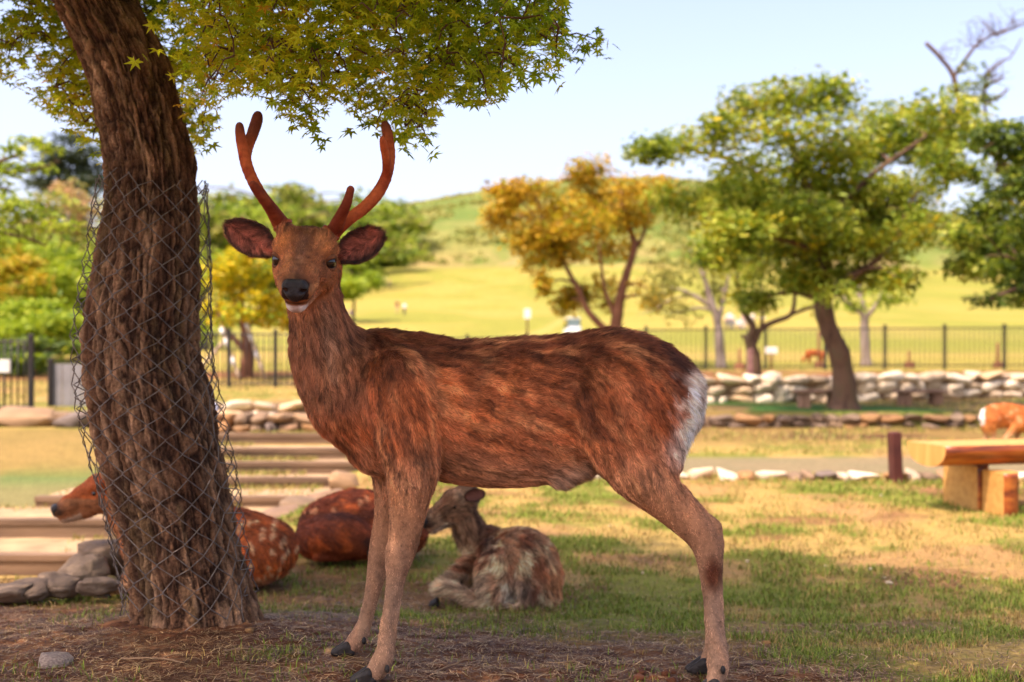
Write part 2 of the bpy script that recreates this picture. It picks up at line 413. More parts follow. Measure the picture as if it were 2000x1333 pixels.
# trunk of the body, deeper than wide
P += chain([(765, 788, 2.97, 115), (860, 803, 2.97, 133), (965, 809, 2.96, 142), (1065, 802, 2.94, 139), (1155, 776, 2.92, 122), (1240, 774, 2.90, 103)], 0.03, BACK, 'body', Yl, 1.28)
P += chain([(1200, 735, 2.91, 84), (1285, 765, 2.90, 76), (1312, 800, 2.90, 55)], 0.04, (1, 0, -0.6), 'body', Yl, 1.0)
P += chain([(770, 705, 2.97, 44), (900, 700, 2.97, 33), (1100, 694, 2.94, 36), (1220, 694, 2.91, 42)], 0.04, (1, 0, -0.1), 'body')           # spine
P += chain([(726, 800, 2.97, 88), (742, 862, 2.96, 66)], 0.04, (0.3, 0, -1), 'body', Yl, 1.1)                        # brisket
# neck
P += chain([(730, 765, 2.97, 112), (692, 752, 2.96, 100), (643, 690, 2.93, 72), (622, 630, 2.90, 54), (613, 575, 2.89, 50), (607, 530, 2.89, 50)], 0.035, (0.25, 0.0, -1), 'neck', Yl, 1.12)
# near foreleg
YN = 2.835
P += chain([(778, 745, 2.86, 62), (795, 845, 2.845, 66), (806, 915, YN, 50)], 0.03, (0.25, 0, -1), 'shoulder', Yl, 1.2)
P += chain([(806, 915, YN, 50), (797, 997, YN, 36), (789, 1055, YN, 30), (780, 1092, YN, 25.5), (773, 1127, 2.825, 18), (763, 1176, 2.82, 12.5), (754, 1225, 2.815, 12.2), (753, 1266, 2.81, 16.5), (747, 1290, 2.805, 19.5), (737, 1308, 2.80, 20), (722, 1322, 2.797, 14)], 0.012, DOWN, 'fleg', Yl, 1.0)
P += chain([(786, 1110, YN, 9), (777, 1176, 2.825, 7.2), (769, 1225, 2.82, 7.2), (762, 1275, 2.815, 9)], 0.007, DOWN, 'fleg')          # tendon
P += chain([(776, 1078, YN-.012, 22), (776, 1104, YN-.012, 20)], 0.012, DOWN, 'fleg')                                        # knee
# far foreleg
P += chain([(765, 850, 3.05, 60), (770, 930, 3.07, 42), (762, 1000, 3.07, 30), (749, 1062, 3.07, 26), (740, 1100, 3.07, 21), (733, 1135, 3.07, 16.5), (723, 1176, 3.07, 13.8), (712, 1218, 3.07, 14.2), (703, 1240, 3.06, 16.5), (693, 1256, 3.055, 16.5), (680, 1266, 3.05, 12.5)], 0.012, DOWN, 'fleg')
# near hind leg
P += chain([(1215, 770, 2.83, 82), (1218, 850, 2.815, 82), (1250, 920, 2.80, 58)], 0.05, (0.6, 0, -1), 'thigh', Yl, 1.25)
P += chain([(1300, 800, 2.85, 48), (1290, 890, 2.82, 44)], 0.05, (0.4, 0, -1), 'thigh', Yl, 1.2)
P += chain([(1250, 920, 2.80, 58), (1293, 969, 2.795, 43), (1337, 1012, 2.79, 34), (1374, 1048, 2.785, 32), (1385, 1082, 2.78, 27), (1386, 1128, 2.78, 18), (1389, 1177, 2.78, 14.5), (1392, 1235, 2.755, 14), (1401, 1288, 2.735, 20), (1402, 1312, 2.725, 19), (1392, 1338, 2.70, 15)], 0.014, (0.25, 0, -1), 'hleg')
P += chain([(1402, 1090, 2.785, 9), (1405, 1150, 2.785, 7.5), (1409, 1235, 2.76, 7.5), (1413, 1280, 2.745, 10)], 0.007, DOWN, 'hleg')   # tendon
P += chain([(1395, 1030, 2.785, 13), (1398, 1062, 2.785, 12)], 0.016, DOWN, 'hleg')
P += chain([(1330, 965, 2.79, 14), (1393, 1028, 2.785, 11)], 0.02, DOWN, 'hleg')
# far hind leg, almost hidden behind the near one
P += chain([(1215, 800, 2.98, 80), (1250, 905, 2.98, 58), (1290, 962, 2.97, 42), (1335, 1005, 2.96, 33), (1371, 1042, 2.95, 30), (1384, 1082, 2.94, 24), (1388, 1128, 2.93, 18), (1392, 1177, 2.92, 15), (1394, 1230, 2.91, 15), (1392, 1272, 2.90, 17), (1378, 1296, 2.89, 14)], 0.014, DOWN, 'hleg')
# tail and groin
P += chain([(1322, 722, 2.885, 22), (1343, 765, 2.87, 22), (1347, 825, 2.87, 15)], 0.02, (0.15, 0, -1), 'tail')
P += chain([(1130, 905, 2.90, 30), (1096, 930, 2.90, 20)], 0.03, (-0.5, 0, -0.8), 'groin')
# head, turned to the viewer
HO = W(598, 505, 2.86)
fw = nrm(W(572, 570, 2.635)-W(598, 505, 2.86))
sdv = nrm(np.cross(fw, (0, 0, 1))); sdv = -sdv if sdv[0] < 0 else sdv
sdv = nrm(sdv+np.array([0, 0, -0.055])); upv = nrm(np.cross(sdv, fw)); upv = upv if upv[2] > 0 else -upv; sdv = nrm(np.cross(fw, upv)); sdv = sdv if sdv[0] > 0 else -sdv
HR = np.stack([fw, sdv, upv], 1)
hp, hg = head_prims(HO, HR, 1.0); P += hp
# pedicles carrying the antlers
pedL, pedR = W(553, 445, 2.87), W(647, 458, 2.87)
P += [Prim(hg(0.0, -0.036, 0.05), pedL, .027, .021, .02, hd=(0, 0, 1), z='head'), Prim(hg(0.0, 0.036, 0.05), pedR, .027, .021, .02, hd=(0, 0, 1), z='head')]
V, Q = solid(P, 0.0055, 2)
# low muscle and rib relief
u, v = uv_of(V)
rib = np.exp(-((u-980)/110)**2-((v-770)/70)**2)
Nn = vnormals(V, Q)
V = V+Nn*((0.0025*np.sin((u+0.35*(v-700))*2*np.pi/46)*rib)+0.004*(fbm(V*9, 3, 5)-0.5))[:, None]
Nn = vnormals(V, Q); u, v = uv_of(V)
def zone_w(prims, V, names, soft=0.02):
    d = np.full(len(V), 1.0)
    for p in prims:
        if p.zone in names and not p.cut: d = np.minimum(d, p.d(V))
    return d
backv = np.interp(u, [640, 690, 770, 900, 1000, 1100, 1190, 1250, 1300, 1340], [600, 640, 658, 662, 665, 655, 646, 666, 690, 715])
nz1, nz2, nz3 = fbm(V*14, 4, 11), fbm(V*40, 3, 21), fbm(np.c_[V[:, 0]*16, V[:, 1]*16, V[:, 2]*40], 3, 31)
red, rust, dark, tan, grey, white = L3(150, 84, 48), L3(170, 92, 48), L3(86, 46, 28), L3(163, 118, 84), L3(140, 112, 90), L3(228, 210, 190)
mixc = lambda a, b, w: a+(b-a)*np.asarray(w)[:, None]
col = np.tile(red, (len(V), 1)); isb = (u > 640)
col = mixc(col, rust, 0.75*sstep(0.42, 0.62, nz1))
col = mixc(col, dark, 0.85*isb*(1-sstep(22, 95, v-backv+60*(nz1-0.5))))                    # dark saddle line
col = mixc(col, dark, 0.75*np.exp(-((u-1125-0.25*(v-700))/42)**2)*sstep(0.3, .6, nz1+0.15)*(v < 860)*(v > 660))   # shade of the fold before the haunch, painted into the coat
col = mixc(col, dark, 0.5*np.exp(-((u-745)/40)**2-((v-720)/60)**2))
col = mixc(col, tan, 0.75*sstep(840, 950, v+40*(nz2-0.5))*(u > 700))                       # paler belly and legs
col = mixc(col, grey, 0.8*sstep(980, 1180, v))
stripe = np.maximum(np.exp(-((v-835-0.02*(u-1000))/12)**2)*sstep(.46, .62, nz3)*(u > 880)*(u < 1150), 0.45*np.exp(-((v-745)/50)**2)*sstep(.56, .74, fbm(np.c_[V[:, 0]*18, V[:, 2]*55], 3, 41))*(u > 820)*(u < 1180))
col = mixc(col, L3(196, 130, 84), 0.38*stripe)
nk = np.exp(-np.clip(zone_w(P, V, ['neck']), 0, 1)/0.03)*(u < 720)
col = mixc(col, L3(136, 92, 64), 0.8*nk*(1-sstep(760, 860, v)))
col = mixc(col, dark, 0.7*nk*sstep(0, 1, (u-(640+(v-600)*0.55))/45))                       # dark nape
col = mixc(col, L3(176, 134, 100), 0.55*nk*np.exp(-((u-(632+(v-600)*0.15))/13)**2)*(v > 590)*(v < 740))
# white rump, dark upper rim, dark hairs down the tail
rw = sstep(1312, 1362, u+60*(nz2-.5)+30*(nz1-.5)+0.10*(v-780))*sstep(700, 735, v)*(1-sstep(850, 900, v))
col = mixc(col, white, 0.95*rw)
col = mixc(col, L3(52, 34, 26), 0.9*sstep(1275, 1300, u)*(1-sstep(1330, 1345, u))*np.exp(-((v-(694+(u-1300)*0.7))/13)**2))
col = mixc(col, L3(60, 42, 34), 0.7*sstep(1350, 1358, u)*(v > 720)*(v < 840)*(nz2 > .5))
col = mixc(col, L3(206, 190, 172), 0.7*np.exp(-((u-1330)/26)**2)*sstep(840, 870, v)*(1-sstep(880, 930, v)))
gr = np.exp(-np.clip(zone_w(P, V, ['groin']), 0, 1)/0.02); col = mixc(col, L3(168, 142, 118), 0.75*gr*(v > 895))
col = mixc(col, L3(84, 40, 22), 0.95*(np.exp(-(((u-1393)/20)**2+((v-1122)/34)**2)**2))*(V[:, 1] < 2.86))           # gland on the hock
col = mixc(col, L3(104, 76, 58), 0.5*sstep(1338, 1352, u-(v-963)*0.5)*(u > 1300)*(v > 930)*(v < 1090))
col = mixc(col, L3(100, 70, 50), 0.55*sstep(.5, .62, nz1)*(v > 1030)*(v < 1110)*(u < 840))
# head markings in the head's own frame
hl = (V-HO)@HR; hw = sstep(-0.09, -0.05, hl[:, 0])*np.exp(-np.clip(zone_w(P, V, ['head', 'chin', 'brow']), 0, 1)/0.015)
f_, r_, u_ = hl.T
hc = np.tile(L3(140, 82, 46), (len(V), 1))
hc = mixc(hc, L3(70, 40, 26), 0.9*(1-sstep(0.016, 0.06, f_))*(u_ > 0.03)*(np.abs(r_) < 0.055))         # dark crown
hc = mixc(hc, L3(92, 62, 46), 0.85*np.exp(-(r_/0.022)**2)*sstep(0.02, 0.05, f_)*(u_ > -0.005))           # grey-brown bridge
hc = mixc(hc, L3(186, 112, 58), 0.9*np.exp(-(((np.abs(r_)-0.050)/0.017)**2+((f_-0.034)/0.022)**2))*(u_ > 0.012))
hc = mixc(hc, L3(62, 38, 26), .75*np.exp(-(((np.abs(r_)-.050)/.007)**2+((f_-.078)/.022)**2))*(u_ < .02)*(u_ > -.03))
hc = mixc(hc, L3(170, 108, 62), .6*np.exp(-(((np.abs(r_)-.052)/.014)**2+((f_-.05)/.05)**2))*(u_ < -.015))  # rusty brow
hc = mixc(hc, L3(60, 36, 24), 0.8*np.exp(-((f_-0.202)/0.016)**2)*(u_ > -0.012))
hc = mixc(hc, L3(172, 116, 70), 0.55*np.exp(-((np.abs(r_)-0.04)/0.018)**2)*sstep(0.12, 0.17, f_)*(u_ < 0.0))
chw = sstep(0.166, 0.180, f_)*sstep(-0.048, -0.053, u_)*(1-sstep(0.022, 0.030, np.abs(r_)))
hc = mixc(hc, L3(236, 226, 214), 0.95*chw*(0.45+0.55*sstep(0.006, 0.013, np.abs(r_))))
hc = mixc(hc, L3(176, 132, 96), 0.6*sstep(0.08, 0.13, f_)*(1-sstep(0.15, 0.165, f_))*sstep(-0.05, -0.06, u_))
hc = mixc(hc, L3(46, 26, 18), 0.9*np.exp(-((u_+0.0435)/0.0042)**2)*(f_ > 0.14))                          # mouth line
hc = mixc(hc, L3(34, 22, 18), .97*sstep(.190, .197, f_)*(np.abs(r_) < .032)*(u_ < .014)*(u_ > -.034))
col = mixc(col, hc, np.clip(hw*1.3, 0, 1)*(f_ > -0.08))
col = np.clip(col*(0.86+0.28*nz2)[:, None], 0.004, .9)
dirs = comb(P, V, Nn, 0.02)
lic1 = sum(vnoise((V+dirs*q)*34, 301) for q in np.linspace(-0.05, 0.05, 9))/9-0.5
lic2 = sum(vnoise((V+dirs*q)*85, 302) for q in np.linspace(-0.03, 0.03, 7))/7-0.5
furry = (1-.45*np.clip(hw*1.3, 0, 1))*(1-.65*sstep(960, 1040, v))*(1-rw)*(1-.8*chw)
col = mixc(col, L3(74, 40, 26), np.clip(1.15*lic1+.8*lic2, 0, .5)*furry*(.45+.55*(1-sstep(860, 980, v))))
col = mixc(col, L3(204, 140, 90), np.clip(-1.5*lic1-1.1*lic2, 0, .42)*furry)
body = link('body', mesh_np('body', V, Q, MAT['skin'], True, {'col': col*1.0}), stag)
leng = np.full(len(V), 0.0175)
leng = leng+0.012*nk*sstep(600, 680, v)                                     # ruff
leng = leng+0.012*isb*(1-sstep(5, 50, v-backv))                              # crest along the back
leng = np.where(hw > 0.35, 0.0085+0.006*(f_ < 0.02), leng)
leng = np.where(chw > 0.5, 0.004, leng); leng = np.where((hw > .3) & (f_ > .188), 0.0022, leng)
leng = leng*(1-0.60*sstep(880, 1020, v))
leng = leng+0.018*rw+0.02*gr*(v > 900)
fur('coat', stag, V, Q, Nn, np.clip(col*1.42, 0, .8), dirs, leng, 400000, MAT['fur'], 0.40, 0.00040, 0.3, 3, cjit=0.28, gain=5.2)

# eyes, lids, nose, ears
def lid(name, c, R_, rx, rz, parent, mat):
    th = np.linspace(0, 2*np.pi, 25)[:-1]; mb = MB()
    ring = np.stack([np.cos(th)*rx, np.zeros(24), np.sin(th)*rz*(1-0.25*(np.cos(th) > 0.6))], -1)
    Pp = np.concatenate([ring, ring[:2]])@np.asarray(R_).T+np.asarray(c)
    mb.tube(Pp, 0.0042, 6, False); return mb.build(name, mat, parent)
MAT['lid'] = mat_plain('dark_lid', (0.016, 0.009, 0.006), 0.5)
MAT['glint'] = None
MAT['lid_fur'] = mat_noise('lid_fur', lin(96, 56, 34), lin(136, 84, 50), 60, 0.85, 0.4, 300)
def arc(name, c, R_, rx, rz, t0, t1, rad, mat, bow=0.0):
    th = np.linspace(t0, t1, 15); Pp = np.stack([np.cos(th)*rx, -bow*np.abs(np.cos(th))**2, np.sign(np.sin(th))*np.abs(np.sin(th))**1.25*rz], -1)@np.asarray(R_).T+np.asarray(c)
    mb = MB(); mb.tube(Pp, rad*(0.45+0.55*np.sin(np.linspace(0, np.pi, 15))), 7); return mb.build(name, mat, stag)
for q in (-1, 1):
    e = hg(0.0390, q*0.0596, 0.006)
    ball('eye', e, 0.0205, MAT['eye'], stag, sub=3)
    out = nrm(HR@np.array([0.66, q*0.76, 0.06])); sx = nrm(np.cross(upv, out)); uz = np.cross(out, sx); Re = np.stack([sx, out, uz], 1)
    c0 = e+out*0.0148
    arc('eyelid', c0, Re, 0.0205, 0.0168, 0.02, np.pi-0.02, 0.0062, MAT['lid_fur'], 0.010)
    arc('eyelid', c0, Re, 0.0205, 0.0158, np.pi+0.02, 2*np.pi-0.02, 0.0050, MAT['lid_fur'], 0.010)
    arc('lash_line', c0+out*0.002, Re, 0.0188, 0.0128, 0.0, np.pi, 0.0026, MAT['lid'], 0.009)
    arc('lash_line', c0+out*0.001, Re, 0.0188, 0.0124, np.pi, 2*np.pi, 0.0020, MAT['lid'], 0.009)
NP = [Prim(hg(0.206, -0.0145, 0.001), hg(0.206, 0.0145, 0.001), .0200, .0200, .010), Prim(hg(0.211, -0.0085, -0.017), hg(0.211, 0.0085, -0.017), .0180, .0180, .012),
      Prim(hg(0.208, -0.004, -0.033), hg(0.208, 0.004, -0.033), .0115, .0115, .01),
      Prim(hg(0.204, -0.024, -0.002), hg(0.217, -0.024, 0.002), .0105, .0090, .006), Prim(hg(0.204, 0.024, -0.002), hg(0.217, 0.024, 0.002), .0105, .0090, .006)]
NP += [Prim(hg(0.232, q*0.0195, -0.008), hg(0.212, q*0.0265, -0.003), .0080, .0060, .003, cut=True) for q in (-1, 1)]
NP += [Prim(hg(0.2325, 0, 0.0), hg(0.2325, 0, -0.04), .0022, .0022, .004, cut=True)]
nv, nq = solid(NP, 0.0016, 1); nc_ = hg(0.206, 0, -0.010); nv = nc_+(nv-nc_)*np.array([.88, .98, .86])
link('nose', mesh_np('nose', nv, nq, MAT['nose']), stag)
def ear(parent, base, tip, face, w, cin, cedge, cout, n=5000, cup=0.42, seed=5, L=0.013):
    V_, F_, n_, q_, t_, ax, fc = ear_mesh(base, tip, None, face, w, cup)
    nn = vnormals(V_, F_); inner = np.arange(len(V_)) < n_
    cc = np.where(inner[:, None], cin+(cedge-cin)*np.clip(np.abs(q_)**3+0.5*(t_ > .9)+0.35*(q_ < -0.35), 0, 1)[:, None], cout)
    o = link('ear', mesh_np('ear', V_, F_, MAT['skin'], True, {'col': cc*0.9}), parent)
    dd = nrm(ax[None]*0.7+0.7*np.sign(-q_)[:, None]*np.cross(fc, ax)[None]*inner[:, None]); dd = nrm(dd-nn*(dd*nn).sum(1)[:, None])
    fur('ear_hair', o, V_, F_, nn, np.clip(cc*1.25, 0, .8), dd, np.full(len(V_), L), n, MAT['fur'], 0.5, 0.0003, 0.3, seed)
    return o
cin, ced, cou = L3(164, 92, 70), L3(52, 34, 27), L3(116, 74, 48)
ear(stag, W(536, 494, 2.88), W(442, 438, 2.89), (0.32, -1, 0.05), 0.050, cin, ced, cou, 9000, 0.52, 6)
ear(stag, W(661, 506, 2.89), W(749, 455, 2.90), (-0.20, -1, 0.02), 0.049, cin, ced, cou, 9000, 0.52, 7)
# antlers in velvet: beam, second prong and brow tine grown as one solid each
MAT['velvet'] = mat_noise('velvet', lin(118, 46, 22), lin(168, 74, 34), 9, 0.42, 0.08, 300, spec=0.4, c3=lin(92, 40, 26))
def antler(parts, name='antler'):
    pr = []
    for pts in parts:
        c = spline([np.r_[W(*p[:3]), px(p[3], p[2])*.90] for p in pts], len(pts)*3)
        for a, b in zip(c[:-1], c[1:]): pr.append(Prim(a[:3], b[:3], a[3], b[3], 0.006))
    vv, qq = solid(pr, 0.0036, 2); nn_ = vnormals(vv, qq); z_ = vv[:, 2]
    tn_ = np.min([p.d(vv) for p in pr[-len(parts[2])*3+1:]], 0); tp_ = W(*parts[0][-1][:3])[2]
    ca_ = mixc(np.tile(L3(150, 62, 30), (len(vv), 1)), L3(176, 84, 42), sstep(.4, .62, fbm(vv*22, 3, 9)))
    ca_ = mixc(ca_, L3(74, 40, 30), .85*sstep(.008, -.004, tn_)*(z_ < W(0, 345, 2.8)[2])); ca_ = mixc(ca_, L3(92, 50, 36), .75*sstep(tp_-.06, tp_, z_))
    o = link(name, mesh_np(name, vv, qq, MAT['skin'], True, {'col': ca_}), stag); up_ = np.tile(np.array([0, 0, 1.0]), (len(vv), 1)); d_ = nrm(up_-nn_*(up_*nn_).sum(1)[:, None])
    fur('velvet', o, vv, qq, nn_, np.clip(ca_*1.15, 0, .8), d_, np.full(len(vv), .0032), 26000, MAT['fur'], .8, .00028, .4, 8, gain=2.5); return o
antler([[(554, 444, 2.87, 17), (546, 434, 2.87, 16), (527, 405, 2.88, 12.5), (503, 370, 2.90, 12), (484, 330, 2.93, 12), (475, 292, 2.95, 11.5), (469, 262, 2.95, 9.5), (468, 245, 2.95, 7.5)],
        [(479, 315, 2.94, 9.5), (484, 288, 2.98, 10.5), (494, 260, 3.02, 11.5), (501, 238, 3.04, 11), (504, 225, 3.05, 9)],
        [(546, 432, 2.86, 15), (533, 412, 2.83, 13), (513, 385, 2.79, 11), (498, 366, 2.77, 8.5), (493, 360, 2.765, 6)]])
antler([[(645, 460, 2.87, 17), (656, 449, 2.87, 15), (682, 428, 2.88, 12.5), (714, 404, 2.90, 12.5), (741, 373, 2.92, 12.5), (757, 337, 2.94, 11), (762, 300, 2.97, 10.5), (757, 262, 3.0, 10.5), (752, 243, 3.02, 8.5)],
        [(755, 350, 2.93, 9), (755, 315, 2.90, 8.5), (750, 288, 2.88, 7.5), (747, 270, 2.87, 5.5)],
        [(654, 447, 2.86, 15), (665, 424, 2.83, 12), (677, 398, 2.80, 9.5), (684, 374, 2.79, 7), (685, 369, 2.79, 5.5)]])
for c_, r_b in ((W(553, 441, 2.87), nrm(W(540, 420, 2.87)-W(554, 444, 2.87))), (W(647, 456, 2.87), nrm(W(668, 436, 2.87)-W(645, 460, 2.87)))):
    th = np.linspace(0, 2*np.pi, 27); a_ = nrm(np.cross(r_b, (0, 1, 0))); b_ = np.cross(r_b, a_)
    mb = MB(); mb.tube(c_+0.0205*(np.cos(th)[:, None]*a_+np.sin(th)[:, None]*b_), 0.0058*(1+0.25*np.sin(5*th)), 8, False); mb.build('burr', MAT['velvet'], stag)
# hooves and dew claws
for (uu, vv_, YY, an, s_) in ((716, 1336, 2.795, math.radians(188), 0.86), (676, 1281, 3.05, math.radians(184), 0.86), (1390, 1360, 2.695, math.radians(186), 0.9), (1370, 1316, 2.885, math.radians(184), 0.86)):
    x, y, _ = W(uu, vv_, YY); hoof_mesh('hoof', (x, y, 0.001), an, stag, s_)
for (uu, vv_, YY) in ((756, 1307, 2.777), (711, 1252, 3.02), (1412, 1309, 2.69), (1402, 1300, 2.90)):
    ball('dewclaw', W(uu, vv_, YY), 0.0085, MAT['hoof'], stag, (0.75, 0.8, 1.25), 2)
# whiskers and brow bristles are left to the coat
# ------------------------------------------------------------------ the ground as one sheet, from the mound to the ridge
STEPS = [(7.0, -.44), (7.74, -.33), (8.5, -.27), (9.25, -.21), (9.75, -.13), (10.2, -.05), (10.8, .04)]
def ridge_z(s):            # height of the ridge at 700 m along the direction s = x / y
    u = 1000+s*F
    vv = np.interp(u, [-800, -200, 400, 600, 750, 950, 1130, 1300, 1500, 1700, 1900, 2100, 2600], [470, 455, 446, 428, 405, 369, 346, 345, 360, 388, 424, 452, 470])
    return HC+(VH-vv)/F*700
def ground_z(x, y):
    x = np.asarray(x, float); y = np.asarray(y, float)
    mound = -0.19*(0.7*np.clip((y-2.85)/1.8, 0, 1)+0.3*sstep(2.85, 4.65, y))+0.060*np.exp(-((x+1.0)**2+(y-3.45)**2)/0.30)-0.03*sstep(0, 2, -y)
    right = np.where(y < 15.0, mound+0.02*sstep(9, 14, y), 0.03)+0.42*sstep(19.4, 21.2, y)
    # left: lower path, then the stepped slope
    prof = np.interp(y, [5.0, 5.7, 6.98, 7.76, 8.5, 9.25, 9.75, 10.2, 10.8, 11.6, 13.5, 18, 22], [-.19, -.56, -.57, -.46, -.36, -.31, -.24, -.16, -.06, .02, .06, .17, .43])
    xb = -1.98+np.clip(y-5.4, 0, 3)*0.2+0.04*np.sin(y*3)
    wl_ = sstep(-0.28, 0.22, xb-x)*sstep(5.0, 5.4, y)
    wl_ = np.maximum(wl_, sstep(11.0, 14.5, y)*sstep(-0.5, 1.5, -x))
    near = right*(1-wl_)+prof*wl_
    s = x/np.maximum(y, 8.0)
    far = np.interp(y, [25, 60, 100, 185, 260, 350], [.45, 1.25, 3.0, 8.0, 15, 28.5])
    rz = ridge_z(s); t = np.clip((y-350)/350, 0, 1); up = 28.5+(rz-28.5)*(t**0.85)
    up = np.where(y > 700, rz-(y-700)*0.12, up)
    far = np.where(y > 350, up, far)
    far = far+1.2*sstep(120, 300, y)*(fbm(np.stack([x/60, y/60], -1).reshape(-1, 2), 3, 77).reshape(x.shape)-0.5)*2
    k = sstep(22, 27, y)
    return near*(1-k)+far*k
def axis_pts(a, b, dens): # cumulative grid lines with a local spacing
    out = [a]
    while out[-1] < b: out.append(out[-1]+dens(out[-1]))
    return np.array(out)
ys = axis_pts(-6.0, 900.0, lambda y: 0.35 if y < 1.2 else 0.018 if y < 4.0 else 0.028 if y < 6 else 0.06 if y < 11.5 else max(0.12, y*0.012))
ss = np.concatenate([-np.geomspace(1.6, 0.235, 46)[:-1], np.linspace(-0.235, 0.235, 270), np.geomspace(0.235, 1.6, 46)[1:]])
YY, SS = np.meshgrid(ys, ss, indexing='ij'); XX = SS*(YY+8.0)
x, y = XX.ravel(), YY.ravel(); z = ground_z(x, y)
pp = np.c_[x, y]
nearw = (1-sstep(4.5, 12, y))*(y > 1)
dirtn = fbm(pp*1.7, 4, 3)
soil = np.clip((1-sstep(-0.7, 0.8, y-np.interp(x, [-2, 0, .3, .65, 1.0], [4.6, 4.2, 3.6, 3.0, 2.2])+3.2*(dirtn-0.5)))*1.0, 0, 1)          # trodden soil near the trunk
soil = np.maximum(soil, 0.7*sstep(.53, .68, fbm(pp*1.6, 4, 8))*(y < 8.5)*(y > 3))
clod = (fbm(pp*9, 4, 5)-0.5)
z = z+nearw*(0.032*clod*(0.3+0.7*soil)+0.014*(fbm(pp*38, 2, 6)-0.5)*(0.3+0.7*soil))
lx = (fbm(pp*np.array([0.6, 0.35]), 3, 12)-0.5)*sstep(6, 10, y)*(1-sstep(16, 25, y)); z = z+0.03*lx
z = np.where((np.abs(x+0.3) < 1.2) & (np.abs(y-2.85) < 0.35), np.minimum(z, 0.012), z)
# ground colours: soil, straw-dry turf, green turf, gravel path, mown lawn, scrubby hillside
cs, cs2, straw, green, lawn1, lawn2, grav = L3(92, 58, 38), L3(124, 84, 56), L3(156, 132, 72), L3(108, 112, 44), L3(128, 128, 50), L3(148, 136, 62), L3(124, 112, 84)
g1, g2, g3 = fbm(pp*2.2, 4, 14), fbm(pp*0.45, 4, 15), fbm(pp*11, 3, 16)
colg = np.tile(straw, (len(x), 1))
colg = mixc(colg, green, np.clip(0.9*sstep(.46, .60, g1*0.75+g2*0.32-0.02+0.05*(y < 5.2)*(x > 0.2)), 0, 1))
colg = mixc(colg, L3(150, 112, 74), 0.6*sstep(.52, .66, fbm(pp*1.3, 4, 19)))
soilc = mixc(np.tile(cs, (len(x), 1)), cs2, sstep(.4, .62, g3))
colg = mixc(colg, soilc, soil)
# strip of gravel behind the edging stones, bare bank, then terrace
gp = sstep(9.3, 9.6, y)*(1-sstep(10.6, 11.0, y))*sstep(-0.5, 0.5, x)
colg = mixc(colg, grav, 0.9*gp)
bank = sstep(11.6, 13, y)*(1-sstep(14.6, 15.2, y))*(x > -1)
colg = mixc(colg, mixc(np.tile(L3(128, 104, 58), (len(x), 1)), L3(92, 66, 42), sstep(.42, .6, fbm(pp*np.array([0.5, 1.2]), 3, 22))), bank)
terr = sstep(15, 15.3, y)*(1-sstep(19.4, 20.2, y))*(x > 0)
colg = mixc(colg, mixc(np.tile(L3(62, 100, 42), (len(x), 1)), L3(116, 96, 58), sstep(.42, .6, g2)), terr)
aft = sstep(19.4, 21, y)*(1-sstep(23, 27, y))
colg = mixc(colg, mixc(np.tile(L3(134, 112, 58), (len(x), 1)), L3(122, 84, 54), sstep(.45, .6, g2)), aft)
lw = sstep(23, 27, y)
ln = fbm(np.c_[x/14, y/26], 4, 23)
colg = mixc(colg, mixc(np.tile(lawn1, (len(x), 1)), lawn2, sstep(.38, .64, ln)), lw)
colg = mixc(colg, L3(160, 138, 74), 0.8*lw*np.clip(np.exp(-((y-39)/2.2)**2)+0.7*sstep(.56, .68, fbm(np.c_[x/9, y/7], 3, 24))*(y < 60), 0, 1))
pathx = 30-(y-60)*0.30                                          # worn line climbing the slope
colg = mixc(colg, L3(164, 150, 84), 0.5*np.exp(-((x-(np.interp(y, [55, 240], [-0.8, 16])))/np.maximum(y*0.006, .4))**2)*(y > 55)*(y < 250))
hillw = sstep(325, 365, y+25*(fbm(np.c_[x/40, y/40], 3, 25)-0.5))
hl_ = fbm(np.c_[x/22, y/34], 4, 26)
colg = mixc(colg, mixc(np.tile(L3(92, 110, 46), (len(x), 1)), L3(122, 122, 62), sstep(.4, .62, hl_)), hillw)
colg = mixc(colg, L3(150, 128, 82), 0.8*np.exp(-((y-348)/14)**2)*sstep(.45, .6, hl_))
# left: lower path paving earth, mossy bank with a green patch
lft = (x < -1.3)
lowp = lft*sstep(5.2, 5.6, y)*(1-sstep(6.9, 7.0, y)); colg = mixc(colg, L3(160, 130, 92), 0.9*lowp*(x < -1.98+np.clip(y-5.4, 0, 3)*0.2))
bk = (x < -2.9)*sstep(8.0, 8.3, y)*(1-sstep(11.5, 12, y))
colg = mixc(colg, L3(132, 110, 62), 0.9*bk); bkx = (x+3.6-(y-9.4)*-0.3)
colg = mixc(colg, L3(116, 112, 70), 0.9*bk*(y < 9.7)); colg = mixc(colg, L3(72, 104, 50), 0.6*bk*np.exp(-((y-9.75-0.14*(x+3.6))/0.30)**2)*(x > -4.4))
colg = colg*(0.82+0.36*fbm(pp*np.where(y < 12, 26, 2.2)[:, None], 3, 28))[:, None]
ny, nx_ = YY.shape; ii = np.arange(ny*nx_).reshape(ny, nx_)
Fq = np.stack([ii[:-1, :-1], ii[:-1, 1:], ii[1:, 1:], ii[1:, :-1]], -1).reshape(-1, 4)
MAT['ground'] = mat_attr('ground', rough=0.95, spec=0.1, nscale=55, namp=0.35, bump=0.55, bscale=70)
tag(link('ground', mesh_np('ground', np.c_[x, y, z], Fq, MAT['ground'], True, {'col': colg})), kind='structure')
def gz(x, y): return float(ground_z(np.array([x]), np.array([y]))[0])

